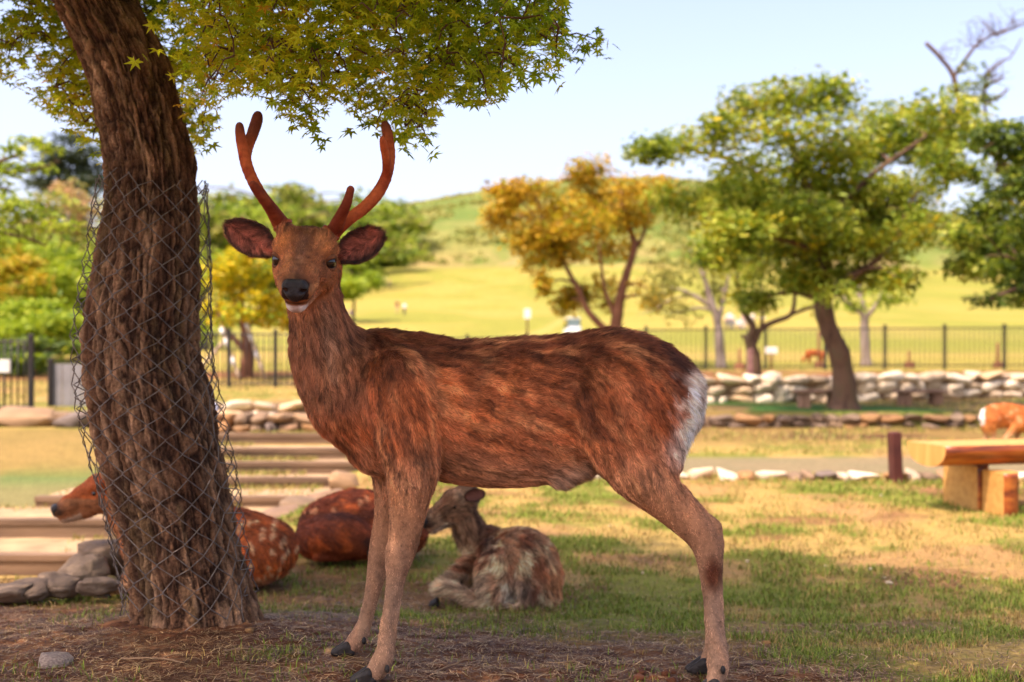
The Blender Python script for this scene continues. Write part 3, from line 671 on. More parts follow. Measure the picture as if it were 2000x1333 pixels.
# short turf and dry litter: far too many blades to count
MAT['blade'] = mat_attr('blade', rough=0.6, spec=0.2)
def soil_at(x, y):
    p_ = np.c_[x, y]; q = np.clip(1-sstep(-0.7, 0.8, y-np.interp(x, [-2, 0, .3, .65, 1.0], [4.6, 4.2, 3.6, 3.0, 2.2])+3.2*(fbm(p_*1.7, 4, 3)-0.5)), 0, 1)
    return np.maximum(q, 0.7*sstep(.53, .68, fbm(p_*1.6, 4, 8))*(y < 8.5)*(y > 3))
def zfull(x, y):
    p_ = np.c_[x, y]; s_ = soil_at(x, y)
    zz = ground_z(x, y)+(1-sstep(4.5, 12, y))*(0.032*(fbm(p_*9, 4, 5)-0.5)*(0.3+0.7*s_)+0.014*(fbm(p_*38, 2, 6)-0.5)*(0.3+0.7*s_))
    return np.where((np.abs(x+0.3) < 1.2) & (np.abs(y-2.85) < 0.35), np.minimum(zz, 0.012), zz)
def blades(name, n, ya, yb, hmin, hmax, wid, seed, kind, label):
    r = np.random.default_rng(seed)
    y = ya*(yb/ya)**r.random(n) if kind != 'lawn' else ya*(yb/ya)**r.random(n); sx = r.uniform(-0.53, 0.56, n); x = sx*y
    s_ = soil_at(x, y); p_ = np.c_[x, y]; gg = fbm(p_*2.2, 4, 14)*0.75+fbm(p_*0.45, 4, 15)*0.32-0.02+0.05*(y < 5.2)*(x > 0.2)
    gr = sstep(.46, .60, gg)
    if kind == 'turf':
        keep = r.random(n) < (1-s_*0.91)*(0.35+0.65*gr)
        tuft = fbm(p_*5.0, 2, 44); keep &= r.random(n) < sstep(.30, .62, tuft)+0.12
    else: keep = r.random(n) < (0.25+0.75*s_)
    low = (x < -1.98+np.clip(y-5.4, 0, 3)*0.2+0.1) & (y > 5.0); keep &= ~low
    keep &= ~((y > 9.2) & (y < 11.0)); keep &= np.hypot(x+1.0, y-3.5) > 0.26
    x, y, gr, s_ = x[keep], y[keep], gr[keep], s_[keep]; m = len(x); z = zfull(x, y)
    a = r.uniform(0, 2*np.pi, m); h = r.uniform(hmin, hmax, m)*np.clip(y/4, 0.8, 2.2)**0.5
    if kind == 'turf':
        lean = r.uniform(0.2, 1.1, m)*h; d = np.stack([np.cos(a), np.sin(a)], -1); w = wid*np.clip(y/4, 1, 2.5)
        b = np.c_[x, y, z-0.004]; tip = b+np.c_[d*lean[:, None], h]; mid = b+np.c_[d*lean[:, None]*0.3, h*0.6]; sd = np.c_[-d[:, 1], d[:, 0], np.zeros(m)]*w[:, None]
        V_ = np.stack([b-sd, b+sd, mid-sd*0.7, mid+sd*0.7, tip], 1).reshape(-1, 3); o = np.arange(m)[:, None]*5
        Fq_ = o+np.array([[0, 1, 3, 2]]); Ft_ = o+np.array([[2, 3, 4]])
        isg = r.random(m) < 0.15+0.75*gr
        c_ = np.where(isg[:, None], L3(106, 122, 40)*(0.6+0.9*r.random((m, 1))), L3(164, 136, 78)*(0.55+0.7*r.random((m, 1))))
        k = 5
    else:
        d = np.stack([np.cos(a), np.sin(a), r.normal(0, 0.10, m)], -1); b = np.c_[x, y, z+0.004*r.random(m)+0.002]; L = h[:, None]
        sd = np.c_[-d[:, 1], d[:, 0], np.zeros(m)]*wid; bend = sd/wid*(r.normal(0, 0.12, (m, 1))*L)
        upv_ = np.array([0, 0, 1.0])*wid*0.8
        V_ = np.stack([b-d*L/2-sd, b-d*L/2+sd, b+bend-sd+upv_, b+bend+sd+upv_, b+d*L/2], 1).reshape(-1, 3); o = np.arange(m)[:, None]*5
        Fq_ = o+np.array([[0, 1, 3, 2]]); Ft_ = o+np.array([[2, 3, 4]])
        t_ = r.random((m, 1)); c_ = np.where(t_ < 0.5, L3(92, 62, 42), np.where(t_ < 0.85, L3(150, 114, 78), L3(196, 164, 116)))*(0.6+0.6*r.random((m, 1)))
        k = 5
    me = mesh_np(name, V_, [Fq_, Ft_], MAT['blade'], False, {'col': np.repeat(c_, k, 0)})
    return tag(link(name, me), label, None, None, 'stuff')
blades('grass', 330000, 2.2, 9.2, 0.012, 0.034, 0.0016, 51, 'turf', 'short patchy green and straw-coloured turf around the deer')
blades('dry_litter', 120000, 2.0, 6.0, 0.010, 0.065, 0.0010, 52, 'litter', 'dry needles and straw scattered over the bare soil')
def tufts(n, ya, yb, seed, cols, h0, h1, test, name, label):
    r = np.random.default_rng(seed); y = ya*(yb/ya)**r.random(n); x = r.uniform(-0.53, 0.53, n)*y; k = test(x, y, r); x, y = x[k], y[k]; m = len(x); z = ground_z(x, y)
    a = r.uniform(0, 6.28, m); h = r.uniform(h0, h1, m); w = h*0.16; b = np.c_[x, y, z-0.01]; sd = np.c_[np.cos(a), np.sin(a), 0*a]*w[:, None]; ln_ = np.c_[r.normal(0, .4, (m, 2)), np.ones(m)]*h[:, None]
    V_ = np.stack([b-sd, b+sd, b+ln_], 1).reshape(-1, 3); c_ = cols[r.integers(0, len(cols), m)]*(0.7+0.6*r.random((m, 1)))
    return tag(link(name, mesh_np(name, V_, np.arange(m*3).reshape(-1, 3), MAT['blade'], False, {'col': np.repeat(c_, 3, 0)})), label, None, None, 'stuff')
tufts(60000, 8.5, 30, 53, np.array([L3(150, 140, 70), L3(176, 152, 90), L3(110, 126, 50)]), 0.03, 0.07,
      lambda x, y, r: ((x > -0.9) | (y > 14.5)) & ~((y > 9.2) & (y < 11)) & ~((y > 14.7) & (y < 15.3)) & ((fbm(np.c_[x, y]*0.9, 3, 54) > .45)), 'lawn_grass', 'sparse dry grass on the bank and terrace behind the stones')
# ------------------------------------------------------------------ the leaning maple: bark in relief, limbs, leaves
TY = 3.5
TR = [(1228, 385, 126), (1200, 381, 122), (1150, 373, 116), (1080, 358, 113), (1000, 345, 116), (900, 319, 122), (800, 298, 126), (720, 281, 120), (640, 278, 118), (520, 287, 108),
      (420, 294, 98), (350, 293, 92), (290, 282, 88), (220, 268, 88), (140, 250, 86), (70, 218, 82), (0, 180, 78), (-90, 128, 74), (-200, 80, 70)]
tr_c = np.array([np.r_[W(u_, v_, TY+0.12*sstep(0, 1, (1225-v_)/1425.)), px(r_, TY)] for v_, u_, r_ in TR])
tc = spline(tr_c, 620)
NT = 300; th = np.arange(NT)*2*np.pi/NT
maple = empty('maple_tree', (0, 0, 0), 'leaning maple with furrowed brown bark and star-shaped leaves hanging over the stag', 'tree')
cx, cr = tc[:, :3], tc[:, 3]
Lz = np.concatenate([[0], np.cumsum(np.linalg.norm(np.diff(cx, axis=0), axis=1))])
TH, LL = np.meshgrid(th, Lz, indexing='xy')                       # rows: height, cols: angle
ca, sa = np.cos(TH), np.sin(TH)
tw = TH+0.25*LL                                                    # fibres twist round the stem
def cyl(f_a, f_l, oct=3, seed=0, wob=0.0):
    q = np.stack([np.cos(tw)*f_a, np.sin(tw)*f_a, LL*f_l], -1).reshape(-1, 3)
    if wob: q = q+wob*(np.stack([vnoise(q*0.8+9, seed+5), vnoise(q*0.8+31, seed+6), 0*q[:, 0]], -1)-0.5)
    return fbm(q, oct, seed).reshape(TH.shape)
n1 = cyl(7.5, 9.0, 3, 61, 2.2); n2 = cyl(15, 17.0, 3, 62, 1.8); n3 = cyl(30, 16, 2, 63); nb = cyl(1.3, 2.0, 2, 64)
rid = 1-np.abs(2*n1-1)*2.2; rid2 = 1-np.abs(2*n2-1)*2.2
crack = np.clip(rid, 0, 1)**1.5                                    # deep furrows
plate = np.clip(1-crack, 0, 1)
flare = np.exp(-LL/0.10)*(0.35+0.65*np.sin(TH*2.5+1.0)**2)*0.12
knot = np.exp(-(((LL-1.50)/0.07)**2+((np.angle(np.exp(1j*(TH-3.0))))/0.35)**2))*0.16+np.exp(-(((LL-1.10)/0.09)**2+((np.angle(np.exp(1j*(TH-3.1))))/0.4)**2))*0.06
rr = cr[:, None]*(0.945+0.10*(nb-0.5)+flare+knot)+0.012*(plate-0.6)-0.008*np.clip(rid2, 0, 1)+0.004*(n3-0.5)
T_ = nrm(np.gradient(cx, axis=0)); ax_ = nrm(np.cross(T_, (0, 1.0, 0.0))); ay_ = nrm(np.cross(ax_, T_))
TV = cx[:, None]+rr[..., None]*(ca[..., None]*ax_[:, None]+sa[..., None]*-ay_[:, None])
colb = mixc(np.tile(L3(150, 110, 80), (TH.size, 1)), L3(182, 140, 106), sstep(.45, .62, cyl(5, 1.6, 3, 66).ravel()))
colb = mixc(colb, L3(104, 70, 50), sstep(.42, .60, cyl(3.2, 3.0, 3, 67).ravel())*0.75)
colb = mixc(colb, L3(118, 104, 66), 0.35*sstep(.55, .66, cyl(2.5, 2.5, 3, 68).ravel()))        # a little moss
colb = mixc(colb, L3(52, 35, 27), np.clip(0.75*crack+0.45*np.clip(rid2, 0, 1), 0, .95).ravel())
ii = np.arange(TH.size).reshape(TH.shape); i2 = np.roll(ii, -1, 1)
TQ = np.stack([ii[:-1], i2[:-1], i2[1:], ii[1:]], -1).reshape(-1, 4)
MAT['bark'] = mat_attr('bark', rough=0.9, spec=0.12, nscale=110, namp=0.35, bump=0.6, bscale=140)
tv = TV.reshape(-1, 3)
tn = vnormals(tv, TQ)
if ((tn*(tv-np.repeat(cx, NT, 0))).sum(1)).mean() < 0: TQ = TQ[:, ::-1]
link('trunk', mesh_np('trunk', tv, TQ, MAT['bark'], True, {'col': colb}), maple)
# limbs above the frame: they carry the sprays
MAT['twig'] = mat_noise('twig', lin(70, 48, 36), lin(120, 88, 64), 20, 0.85, 0.3, 60, stretch=(1, 1, .3))
top = cx[-1]
lm = np.random.default_rng(81)
limbs = []
def limb(pts, r0, r1, n=26):
    c_ = spline(pts, n); c_ = c_+0.02*(np.stack([vnoise(c_*3, 1), vnoise(c_*3, 2), vnoise(c_*3, 3)], -1)-.5)
    limbs.append((c_, np.linspace(r0, r1, n)))
limb([top-(0, 0, .05), (-1.75, 3.6, 2.55), (-2.1, 3.6, 3.1), (-2.4, 3.6, 3.9)], .105, .03)
limb([top-(0, 0, .08), (-1.35, 3.5, 2.45), (-0.85, 3.4, 2.62), (-0.25, 3.25, 2.62), (0.25, 3.1, 2.4)], .08, .014)
limb([(-1.75, 3.6, 2.55), (-1.6, 3.1, 2.75), (-1.2, 2.4, 2.95), (-0.8, 1.6, 3.0)], .06, .014)
limb([(-1.75, 3.6, 2.55), (-2.2, 3.4, 2.5), (-2.7, 3.3, 2.35), (-3.1, 3.2, 2.1)], .055, .012)
limb([(-0.85, 3.4, 2.62), (-0.5, 2.8, 2.75), (-0.1, 2.2, 2.8)], .04, .010)
limb([(-1.35, 3.5, 2.45), (-1.0, 4.0, 2.5), (-0.5, 4.4, 2.45), (0.1, 4.5, 2.3)], .045, .010)
limb([(-2.1, 3.6, 3.1), (-1.6, 3.3, 3.5), (-0.9, 2.9, 3.7), (-0.2, 2.6, 3.6)], .05, .012)
limb([(-1.75, 3.6, 2.55), (-1.9, 2.9, 2.6), (-2.2, 2.2, 2.6)], .05, .012)
lmb = MB()
for c_, r_ in limbs: lmb.tube(c_, r_, 9)
lp = np.concatenate([c_ for c_, _ in limbs])
# one maple leaf: seven pointed lobes, slightly folded
def maple_leaf():
    an = [-2.55, -1.75, -0.88, 0, 0.88, 1.75, 2.55]; ln_ = [.42, .74, .96, 1.0, .96, .74, .42]
    pts = [(0, 0, 0)]
    for i in range(7):
        pts.append((ln_[i]*math.cos(an[i]), ln_[i]*math.sin(an[i]), -0.10*ln_[i]))
        if i < 6:
            m_ = (an[i]+an[i+1])/2; pts.append((.34*math.cos(m_), .34*math.sin(m_), 0.05))
    V_ = np.array(pts, float); n = len(V_)
    F_ = np.array([(0, i, i+1) for i in range(1, n-1)])
    return V_, F_
LV, LF = maple_leaf()
lr = np.random.default_rng(91)
def vbound(u):     # lower edge of the hanging foliage in the photograph
    return np.interp(u, [-300, 0, 60, 130, 190, 230, 330, 390, 400, 440, 500, 560, 600, 615, 650, 700, 740, 790, 835, 870, 920, 960, 1000, 1060, 1100, 1112], [170, 130, 170, 235, 300, 320, 300, 280, 265, 175, 165, 215, 255, 240, 170, 215, 235, 262, 270, 180, 185, 200, 150, 140, 120, -40])
def cand(n, fn):
    q = fn(n); return q
n0 = 12000; U_ = lr.uniform(-260, 1112, n0); V0 = lr.uniform(-300, 275, n0); vb = vbound(U_)
Yc = np.where(lr.random(n0) < .7, lr.uniform(2.75, 4.3, n0), lr.uniform(3.0, 3.6, n0)); Yc = np.where((U_ < 390) & (Yc < 3.75), lr.uniform(3.75, 4.4, n0), Yc)
ok = (V0 < vb-14) & (lr.random(n0) < 0.3+0.7*sstep(0, 70, vb-V0)) & (fbm(np.c_[U_/75., V0/60., Yc*1.5], 2, 93) < .56)
Sp = np.stack([(U_-1000)/F*Yc, Yc, HC-(V0-VH)/F*Yc], -1)[ok][:2700]
extra = np.array([W(*q) for q in ((600, 235, 3.15), (590, 215, 3.15), (575, 200, 3.15), (560, 195, 3.2), (610, 250, 3.15), (398, 262, 3.4), (395, 240, 3.4), (830, 262, 3.0), (815, 250, 3.0), (790, 245, 3.05), (735, 240, 3.1), (950, 188, 3.0), (1085, 115, 3.0),
                     (1160, 92, 3.6), (1140, 95, 3.6), (1175, 80, 3.6), (1118, 105, 3.6))])
pc = np.c_[lr.uniform(-3.4, 0.75, 14000), lr.uniform(0.5, 4.9, 14000), lr.uniform(2.15, 4.2, 14000)]
q = (pc-np.array([-1.3, 2.75, 2.5]))/np.array([2.2, 2.3, 1.7]); uu, vv = uv_of(pc)
hi_ = pc[((q**2).sum(1) < 1) & ~((vv > -60) & (uu > -200) & (uu < 2200)) & ~((vv > -230) & (uu > 900))][:2300]
SPC = np.concatenate([Sp, extra, hi_]); SZ = np.r_[np.full(len(Sp), .10), np.full(len(extra), .05), np.full(len(hi_), .18)]
NL = np.r_[np.full(len(Sp), 10), np.full(len(extra), 9), np.full(len(hi_), 12)]; FN = np.r_[np.ones(len(Sp)+len(extra)), np.zeros(len(hi_))].astype(bool)
# twigs: every spray hangs on its nearest neighbour nearer to a limb
dl = np.array([np.sqrt(((lp-p)**2).sum(1)).min() for p in SPC]); order = np.argsort(dl)
HD = np.zeros_like(SPC); twg = MB()
for k_, i in enumerate(order):
    p = SPC[i]; prev = np.concatenate([lp, SPC[order[:k_]]]) if k_ else lp
    d2 = ((prev-p)**2*np.array([1, 1, 1.6])).sum(1); j = prev[np.argmin(d2)]; HD[i] = p-j
    if np.linalg.norm(p-j) < 0.45:
        m_ = (p+j)/2+np.array([0, 0, 0.02]); twg.tube(np.array([j, m_, p]), np.array([.0034, .0026, .0016])*(1 if FN[i] else 1.6), 4, False)
HD[:, 2] = np.clip(HD[:, 2], -.25, .1)-0.05; HD = nrm(HD+lr.normal(0, .04, HD.shape))
rep = np.repeat(np.arange(len(SPC)), NL); n_ = len(rep); sz = SZ[rep][:, None]; fine = FN[rep]
cL = SPC[rep]+HD[rep]*lr.uniform(-1, 1, (n_, 1))*sz*1.2+lr.normal(0, 1, (n_, 3))*sz*np.array([.5, .5, .28])
sL = lr.uniform(.020, .034, n_)*np.where(fine, 1, 1.75)
fL = nrm(np.c_[lr.normal(0, 1, (n_, 2))+HD[rep][:, :2], lr.normal(-.55, .35, n_)]); nL = nrm(np.c_[lr.normal(0, .45, (n_, 2)), np.ones(n_)]); nL = nrm(nL-fL*(nL*fL).sum(1)[:, None]); s2 = np.cross(nL, fL)
ML = np.stack([fL, s2, nL], -1)*sL[:, None, None]
rvL = np.clip(lr.normal(.48, .19, n_)+.6*(vnoise(cL*2.3, 95)-.5)+0.0*(~fine), 0, 1)
uu, vv = uv_of(cL); gap = vbound(uu)-vv
sel = np.flatnonzero(fine & (uu > 0) & (uu < 1200) & (vv > 10)); sel = sel[np.argsort(np.abs(gap[sel]))[:300]]
big = [(ML[i], cL[i], rvL[i]) for i in sel]
isx = (rep >= len(Sp)) & (rep < len(Sp)+len(extra)); gone = fine & ~isx & (gap < -22) & (vv > -30)
big = [b_ for b_, i in zip(big, sel) if not gone[i]]
rest = np.setdiff1d(np.flatnonzero(~gone), sel)
V_all = np.einsum('nij,kj->nki', ML[rest], LV)+cL[rest][:, None]; R_all = rvL[rest]
nl = len(V_all); k = len(LV)
lst = [(0.0, lin(106, 136, 26)), (0.35, lin(158, 180, 32)), (0.70, lin(206, 208, 44)), (0.95, lin(226, 208, 52)), (1.0, lin(214, 160, 50))]
MAT['maple_leaf'] = mat_leaf('maple_leaf', lst, 0.62, 0.45)
tag(link('foliage', mesh_np('foliage', V_all.reshape(-1, 3), (np.arange(nl)[:, None, None]*k+LF[None]).reshape(-1, 3), MAT['maple_leaf'], False, {'rnd': np.repeat(R_all, k)}), maple), kind='stuff')
leaf_var = [mesh_np('leaf', LV, LF, MAT['maple_leaf'], False, {'rnd': np.full(k, q)}) for q in (.15, .35, .5, .65, .8, .95)]
for M_, c_, rv in big:
    o = link('leaf', leaf_var[min(5, int(rv*6))], maple)
    m4 = Matrix.Identity(4)
    for a_ in range(3):
        for b_ in range(3): m4[a_][b_] = float(M_[a_, b_])
        m4[a_][3] = float(c_[a_])
    o.matrix_local = m4
lmb.build('branch', MAT['twig'], maple); tag(twg.build('twig', MAT['twig'], maple), kind='stuff')

# ------------------------------------------------------------------ chain-link guard round the trunk
guard = empty('wire_guard', (0, 0, 0), 'rusty chain-link wire guard wrapped loosely round the leaning tree trunk', 'wire guard')
MAT['wire'] = mat_noise('galvanised_wire', lin(70, 62, 56), lin(112, 102, 94), 30, 0.5, 0.2, 200, spec=0.5, metal=0.4, c3=lin(84, 58, 42))
wire_edge_left = [(1225, 250), (1150, 235), (1060, 214), (960, 190), (880, 172), (760, 158), (640, 152), (520, 170), (400, 184), (350, 196)]
wire_edge_right = [(1225, 500), (1150, 488), (1060, 472), (960, 452), (880, 440), (760, 415), (640, 405), (520, 402), (400, 392), (350, 388)]
lv = np.array(wire_edge_left)[::-1]; rv_ = np.array(wire_edge_right)[::-1]
def wire_pt(ang, v_):
    """point of the guard's sheet at height row v_ and angle (0 = right, pi = left)"""
    ul, ur = np.interp(v_, lv[:, 0], lv[:, 1]), np.interp(v_, rv_[:, 0], rv_[:, 1])
    i = int(np.argmin(np.abs(VH+(HC-cx[:, 2])*F/cx[:, 1]-v_))); c_ = cx[i]; r_ = cr[i]+0.024
    c0 = W((ul+ur)/2, v_, TY); R_ = px((ur-ul)/2, TY)
    x_ = c0[0]+R_*math.cos(ang)
    dxx = x_-c_[0]; yf = math.sqrt(max(r_**2-dxx**2, 0.0004)) if abs(dxx) < r_ else 0.02
    yf = max(yf, 0.35*R_*abs(math.sin(ang)))
    return np.array([x_, c_[1]-yf*(1 if math.sin(ang) >= 0 else -1), c0[2]])
rows = np.arange(352, 1212, 23.5); ncol = 28
wr = np.random.default_rng(5)
jit_ = wr.normal(0, 1, (len(rows)+2, ncol+2, 2))
for cidx in range(ncol):
    pts = []; stop = wr.integers(0, 2)
    for r_i, v_ in enumerate(rows[:len(rows)-int(stop)]):
        zig = ((r_i+cidx) % 2)
        a0 = (cidx+zig*1.06-0.03)*2*np.pi/ncol
        a0 += 0.014*jit_[r_i, (cidx+zig) % ncol, 0]; vv = v_+2.2*jit_[r_i, (cidx+zig) % ncol, 1]+10*math.sin(a0*2)
        q = wire_pt(a0 % (2*np.pi), vv)
        n_ = nrm(np.array([math.cos(a0), -math.sin(a0), 0]))
        pts.append(q+n_*(0.003 if zig else -0.002))
    fine = []
    for a_, b_ in zip(pts[:-1], pts[1:]): fine += [a_, a_*0.88+b_*0.12+np.array([0, 0, -.001]), a_*0.12+b_*0.88]
    fine.append(pts[-1])
    if cidx % 7 == 3: fine[0] = fine[0]+np.array([0.02, -0.01, 0.012])
    mb = MB(); mb.tube(np.array(fine), 0.00175, 6); mb.build('wire', MAT['wire'], guard)
# loose knotted ends standing off the top edge
for (u0, v0, pts) in ((388, 380, [(0, 0), (8, -8), (14, -12), (20, -8), (16, -2), (10, -6)]), (195, 356, [(0, 8), (-4, -4), (2, -8), (10, 4), (22, 10)]), (478, 1150, [(-6, -30), (0, 0), (4, 30), (0, 40)])):
    mb = MB(); mb.tube(spline([W(u0+a_, v0+b_, TY-0.02) for a_, b_ in pts], 16), 0.0019, 6); mb.build('wire_end', MAT['wire'], guard)
# ------------------------------------------------------------------ stones, walls, steps
import bmesh
def rock_mesh(seed, npts=26, box=.55, sub=1, rough=.035, mat=None, name='stone'):
    """an angular, slightly worn stone: hull of scattered points, edges knocked off"""
    r = np.random.default_rng(seed); q = nrm(r.normal(size=(npts, 3))); q = np.sign(q)*np.abs(q)**(1-box*.6); q = q/np.abs(q).max()*.5 if npts < 4 else q*.5*(0.86+.14*r.random((npts, 1)))/np.maximum(np.abs(q).max(1, keepdims=True)**.5, .5)
    bm = bmesh.new()
    for c_ in q: bm.verts.new(c_)
    res = bmesh.ops.convex_hull(bm, input=bm.verts[:]); bmesh.ops.delete(bm, geom=[g for g in res['geom_interior'] if isinstance(g, bmesh.types.BMVert)], context='VERTS')
    bmesh.ops.dissolve_limit(bm, angle_limit=math.radians(14), verts=bm.verts[:], edges=bm.edges[:])
    bmesh.ops.bevel(bm, geom=bm.edges[:], offset=.045, segments=1, affect='EDGES', clamp_overlap=True)
    bmesh.ops.triangulate(bm, faces=bm.faces[:])
    if sub > 1: bmesh.ops.subdivide_edges(bm, edges=bm.edges[:], cuts=sub-1, use_grid_fill=True)
    V_ = np.array([v.co[:] for v in bm.verts]); V_ = V_*(1+rough*4*(fbm(V_*5+seed, 3, seed)-.5))[:, None]; m_ = np.abs(V_).max(0); V_ = V_*(.5/m_)
    for k, c_ in zip(bm.verts, V_): k.co = c_
    bmesh.ops.recalc_face_normals(bm, faces=bm.faces[:])
    me = bpy.data.meshes.new(name); bm.to_mesh(me); bm.free(); me.polygons.foreach_set('use_smooth', np.ones(len(me.polygons), bool))
    if mat: me.materials.append(mat)
    return me
def stone_mat(name, stops, bump=0.4):
    m, nt, p = new_mat(name); oi = N(nt, 'ShaderNodeObjectInfo'); r = ramp(nt, stops); nt.links.new(oi.outputs['Random'], r.inputs[0])
    tc_ = N(nt, 'ShaderNodeTexCoord'); nz = N(nt, 'ShaderNodeTexNoise'); nz.inputs['Scale'].default_value = 3.5; nz.inputs['Detail'].default_value = 9; nt.links.new(tc_.outputs['Object'], nz.inputs['Vector'])
    mr = N(nt, 'ShaderNodeMapRange'); mr.inputs['To Min'].default_value = 0.55; mr.inputs['To Max'].default_value = 1.35; nt.links.new(nz.outputs[0], mr.inputs[0])
    sc_ = N(nt, 'ShaderNodeVectorMath', operation='SCALE'); nt.links.new(r.outputs[0], sc_.inputs[0]); nt.links.new(mr.outputs[0], sc_.inputs['Scale']); nt.links.new(sc_.outputs[0], p.inputs['Base Color'])
    b = N(nt, 'ShaderNodeBump'); b.inputs['Strength'].default_value = bump; b.inputs['Distance'].default_value = 0.03; nt.links.new(nz.outputs[0], b.inputs['Height']); nt.links.new(b.outputs[0], p.inputs['Normal'])
    p.inputs['Roughness'].default_value = 0.9; p.inputs['Specular IOR Level'].default_value = 0.2
    return m
MAT['pale_stone'] = stone_mat('pale_stone', [(0, lin(172, 150, 120)), (.35, lin(214, 196, 166)), (.7, lin(226, 212, 184)), (1, lin(194, 162, 120))])
MAT['tan_stone'] = stone_mat('tan_stone', [(0, lin(120, 100, 78)), (.4, lin(148, 122, 92)), (.75, lin(156, 114, 68)), (1, lin(112, 100, 90))])
MAT['grey_stone'] = stone_mat('grey_stone', [(0, lin(104, 88, 74)), (.5, lin(128, 108, 88)), (1, lin(142, 122, 100))], 0.8)
MAT['mortar'] = mat_noise('mortar', lin(120, 96, 72), lin(154, 128, 98), 6, 0.95, 0.5, 30)
rp = [rock_mesh(100+i, 22, .55, 1, .03, MAT['pale_stone']) for i in range(8)]
rt = [rock_mesh(200+i, 20, .55, 1, .04, MAT['tan_stone']) for i in range(6)]
rg = [rock_mesh(300+i, 18, .5, 3, .10, MAT['grey_stone']) for i in range(4)]
sr = np.random.default_rng(17)
def put(me, loc, size, parent, rz=None, name='stone'):
    o = link(name, me, parent); o.location = tuple(map(float, loc)); o.scale = tuple(map(float, size)); o.rotation_euler = (sr.uniform(-.2, .2), sr.uniform(-.2, .2), sr.uniform(0, 6.28) if rz is None else rz)
    return o
def stone_wall(name, label, A, B, zb, h, rows, w, meshes, group=None, depth=0.3, core=True):
    """A, B: ends on plan; courses of fitted stones proud of a recessed earth core"""
    A, B = np.array(A, float), np.array(B, float); L = np.linalg.norm(B-A); d = (B-A)/L; n_ = np.array([d[1], -d[0]])
    if n_[1] > 0: n_ = -n_
    t = empty(name, (*A, zb if not callable(zb) else zb(*A)), label, 'wall', group); o0 = np.array(t.location)
    rh = h/rows
    for r_ in range(rows):
        s = -0.3*w*(r_ % 2)
        while s < L:
            ww = w*sr.uniform(0.55, 1.6); c = A+d*(s+ww/2)+n_*sr.uniform(-.02, .03)
            z0 = zb if not callable(zb) else zb(*c)
            hh = rh*sr.uniform(0.92, 1.35); o = put(sr.choice(meshes), np.array([*c, z0+rh*(r_+0.5)+sr.uniform(-.12, .12)*rh])-o0, (ww*1.0, depth*1.25, hh*.98), t, math.atan2(d[1], d[0])+sr.choice([0, math.pi]))
            s += ww
    if core:
        mb = MB(); k = 14
        for i in range(k):
            a_, b_ = A+d*L*i/k, A+d*L*(i+1)/k; z0 = zb if not callable(zb) else zb(*((a_+b_)/2))
            M_ = np.eye(4); M_[:2, 0] = d; M_[:2, 1] = -n_; M_[:3, 3] = np.array([*a_, z0])-o0
            mb.box((0, -0.02, -0.2), (L/k-0.001, depth, h*0.86+0.003*(i % 2)), M_)
        mb.build('core', MAT['mortar'], t, False)
    return t
TZ = 0.03
stone_wall('stone_wall', 'long low wall of pale rounded stones below the iron fence', (0.1, 17.0), (10.6, 20.2), lambda x_, y_: -0.02+0.06*(y_-17.6)/2.6, 0.46, 3, 0.36, rp)
stone_wall('stone_kerb', 'low dark weathered stone retaining edge under the big tree', (-.2, 14.9), (11, 15.25), -0.2, 0.20, 2, 0.24, rg[:3]+rt[:2], depth=0.25)
stone_wall('stone_edging', 'single row of flat pale stones edging the gravel strip', (.2, 9.05), (4.9, 8.85), -0.205, 0.085, 1, 0.16, rp[:4]+rt[:4], core=False, depth=0.22)
stone_wall('boulder_row', 'row of round white boulders below the prop-supported tree', (-3.55, 13.3), (-1.2, 13.5), 0.05, 0.19, 2, 0.27, rp, depth=0.26)
stone_wall('rubble_wall', 'short rubble wall of mixed tan stones above the stairs', (-3.2, 11.35), (-1.5, 11.2), 0.02, 0.19, 2, 0.21, rt, depth=0.25)
stone_wall('boulder_wall', 'low wall of large tan boulders beside the metal gate', (-6.4, 12.3), (-3.9, 12.0), -0.02, 0.22, 1, 0.50, rt, depth=0.4)
# steps: timber-edged, earth treads
MAT['timber'] = mat_noise('weathered_timber', lin(92, 72, 54), lin(132, 106, 80), 5, 0.9, 0.4, 40, stretch=(0.3, 1, 3))
MAT['tread'] = mat_noise('trodden_earth', lin(140, 116, 84), lin(176, 150, 110), 6, 0.95, 0.4, 60)
stairs = empty('garden_stairs', (-2.5, 7, -.55), 'broad earth stairs with timber risers climbing behind the tree trunk', 'stairs'); so_ = np.array(stairs.location)
xl = {0: -7.5, 1: -7.5, 2: -3.6, 3: -3.4, 4: -3.3, 5: -3.2, 6: -3.1}
for i, (ys_, zt) in enumerate(STEPS):
    zprev = STEPS[i-1][1] if i else -.56; ynext = STEPS[i+1][0] if i+1 < len(STEPS) else 11.2
    xr = [-2.0, -1.62, -1.55, -1.5, -1.45, -1.4, -1.4][i]+0.1
    mb = MB(); mb.box((xl[i], ys_, zprev-0.05), (xr, ys_+0.09, zt-0.004)); mb.box((xl[i]-.001, ys_-0.012, zt-0.03), (xr+.001, ys_+0.095, zt+0.006))
    st = mb.build('riser', MAT['timber'], stairs, False); st.location = tuple(-so_)
    nn_ = 30; xs_ = np.linspace(xl[i], xr, nn_); yv = np.linspace(ys_+0.09, ynext+0.02, 5); gx, gy = np.meshgrid(xs_, yv)
    zz = zt-0.012+0.02*(fbm(np.c_[gx.ravel()*3, gy.ravel()*3], 3, 70+i)-.5)
    k_ = np.arange(nn_*5).reshape(5, nn_); fq = np.stack([k_[:-1, :-1], k_[:-1, 1:], k_[1:, 1:], k_[1:, :-1]], -1).reshape(-1, 4)
    tr = link('tread', mesh_np('tread', np.c_[gx.ravel(), gy.ravel(), zz], fq, MAT['tread']), stairs); tr.location = tuple(-so_)
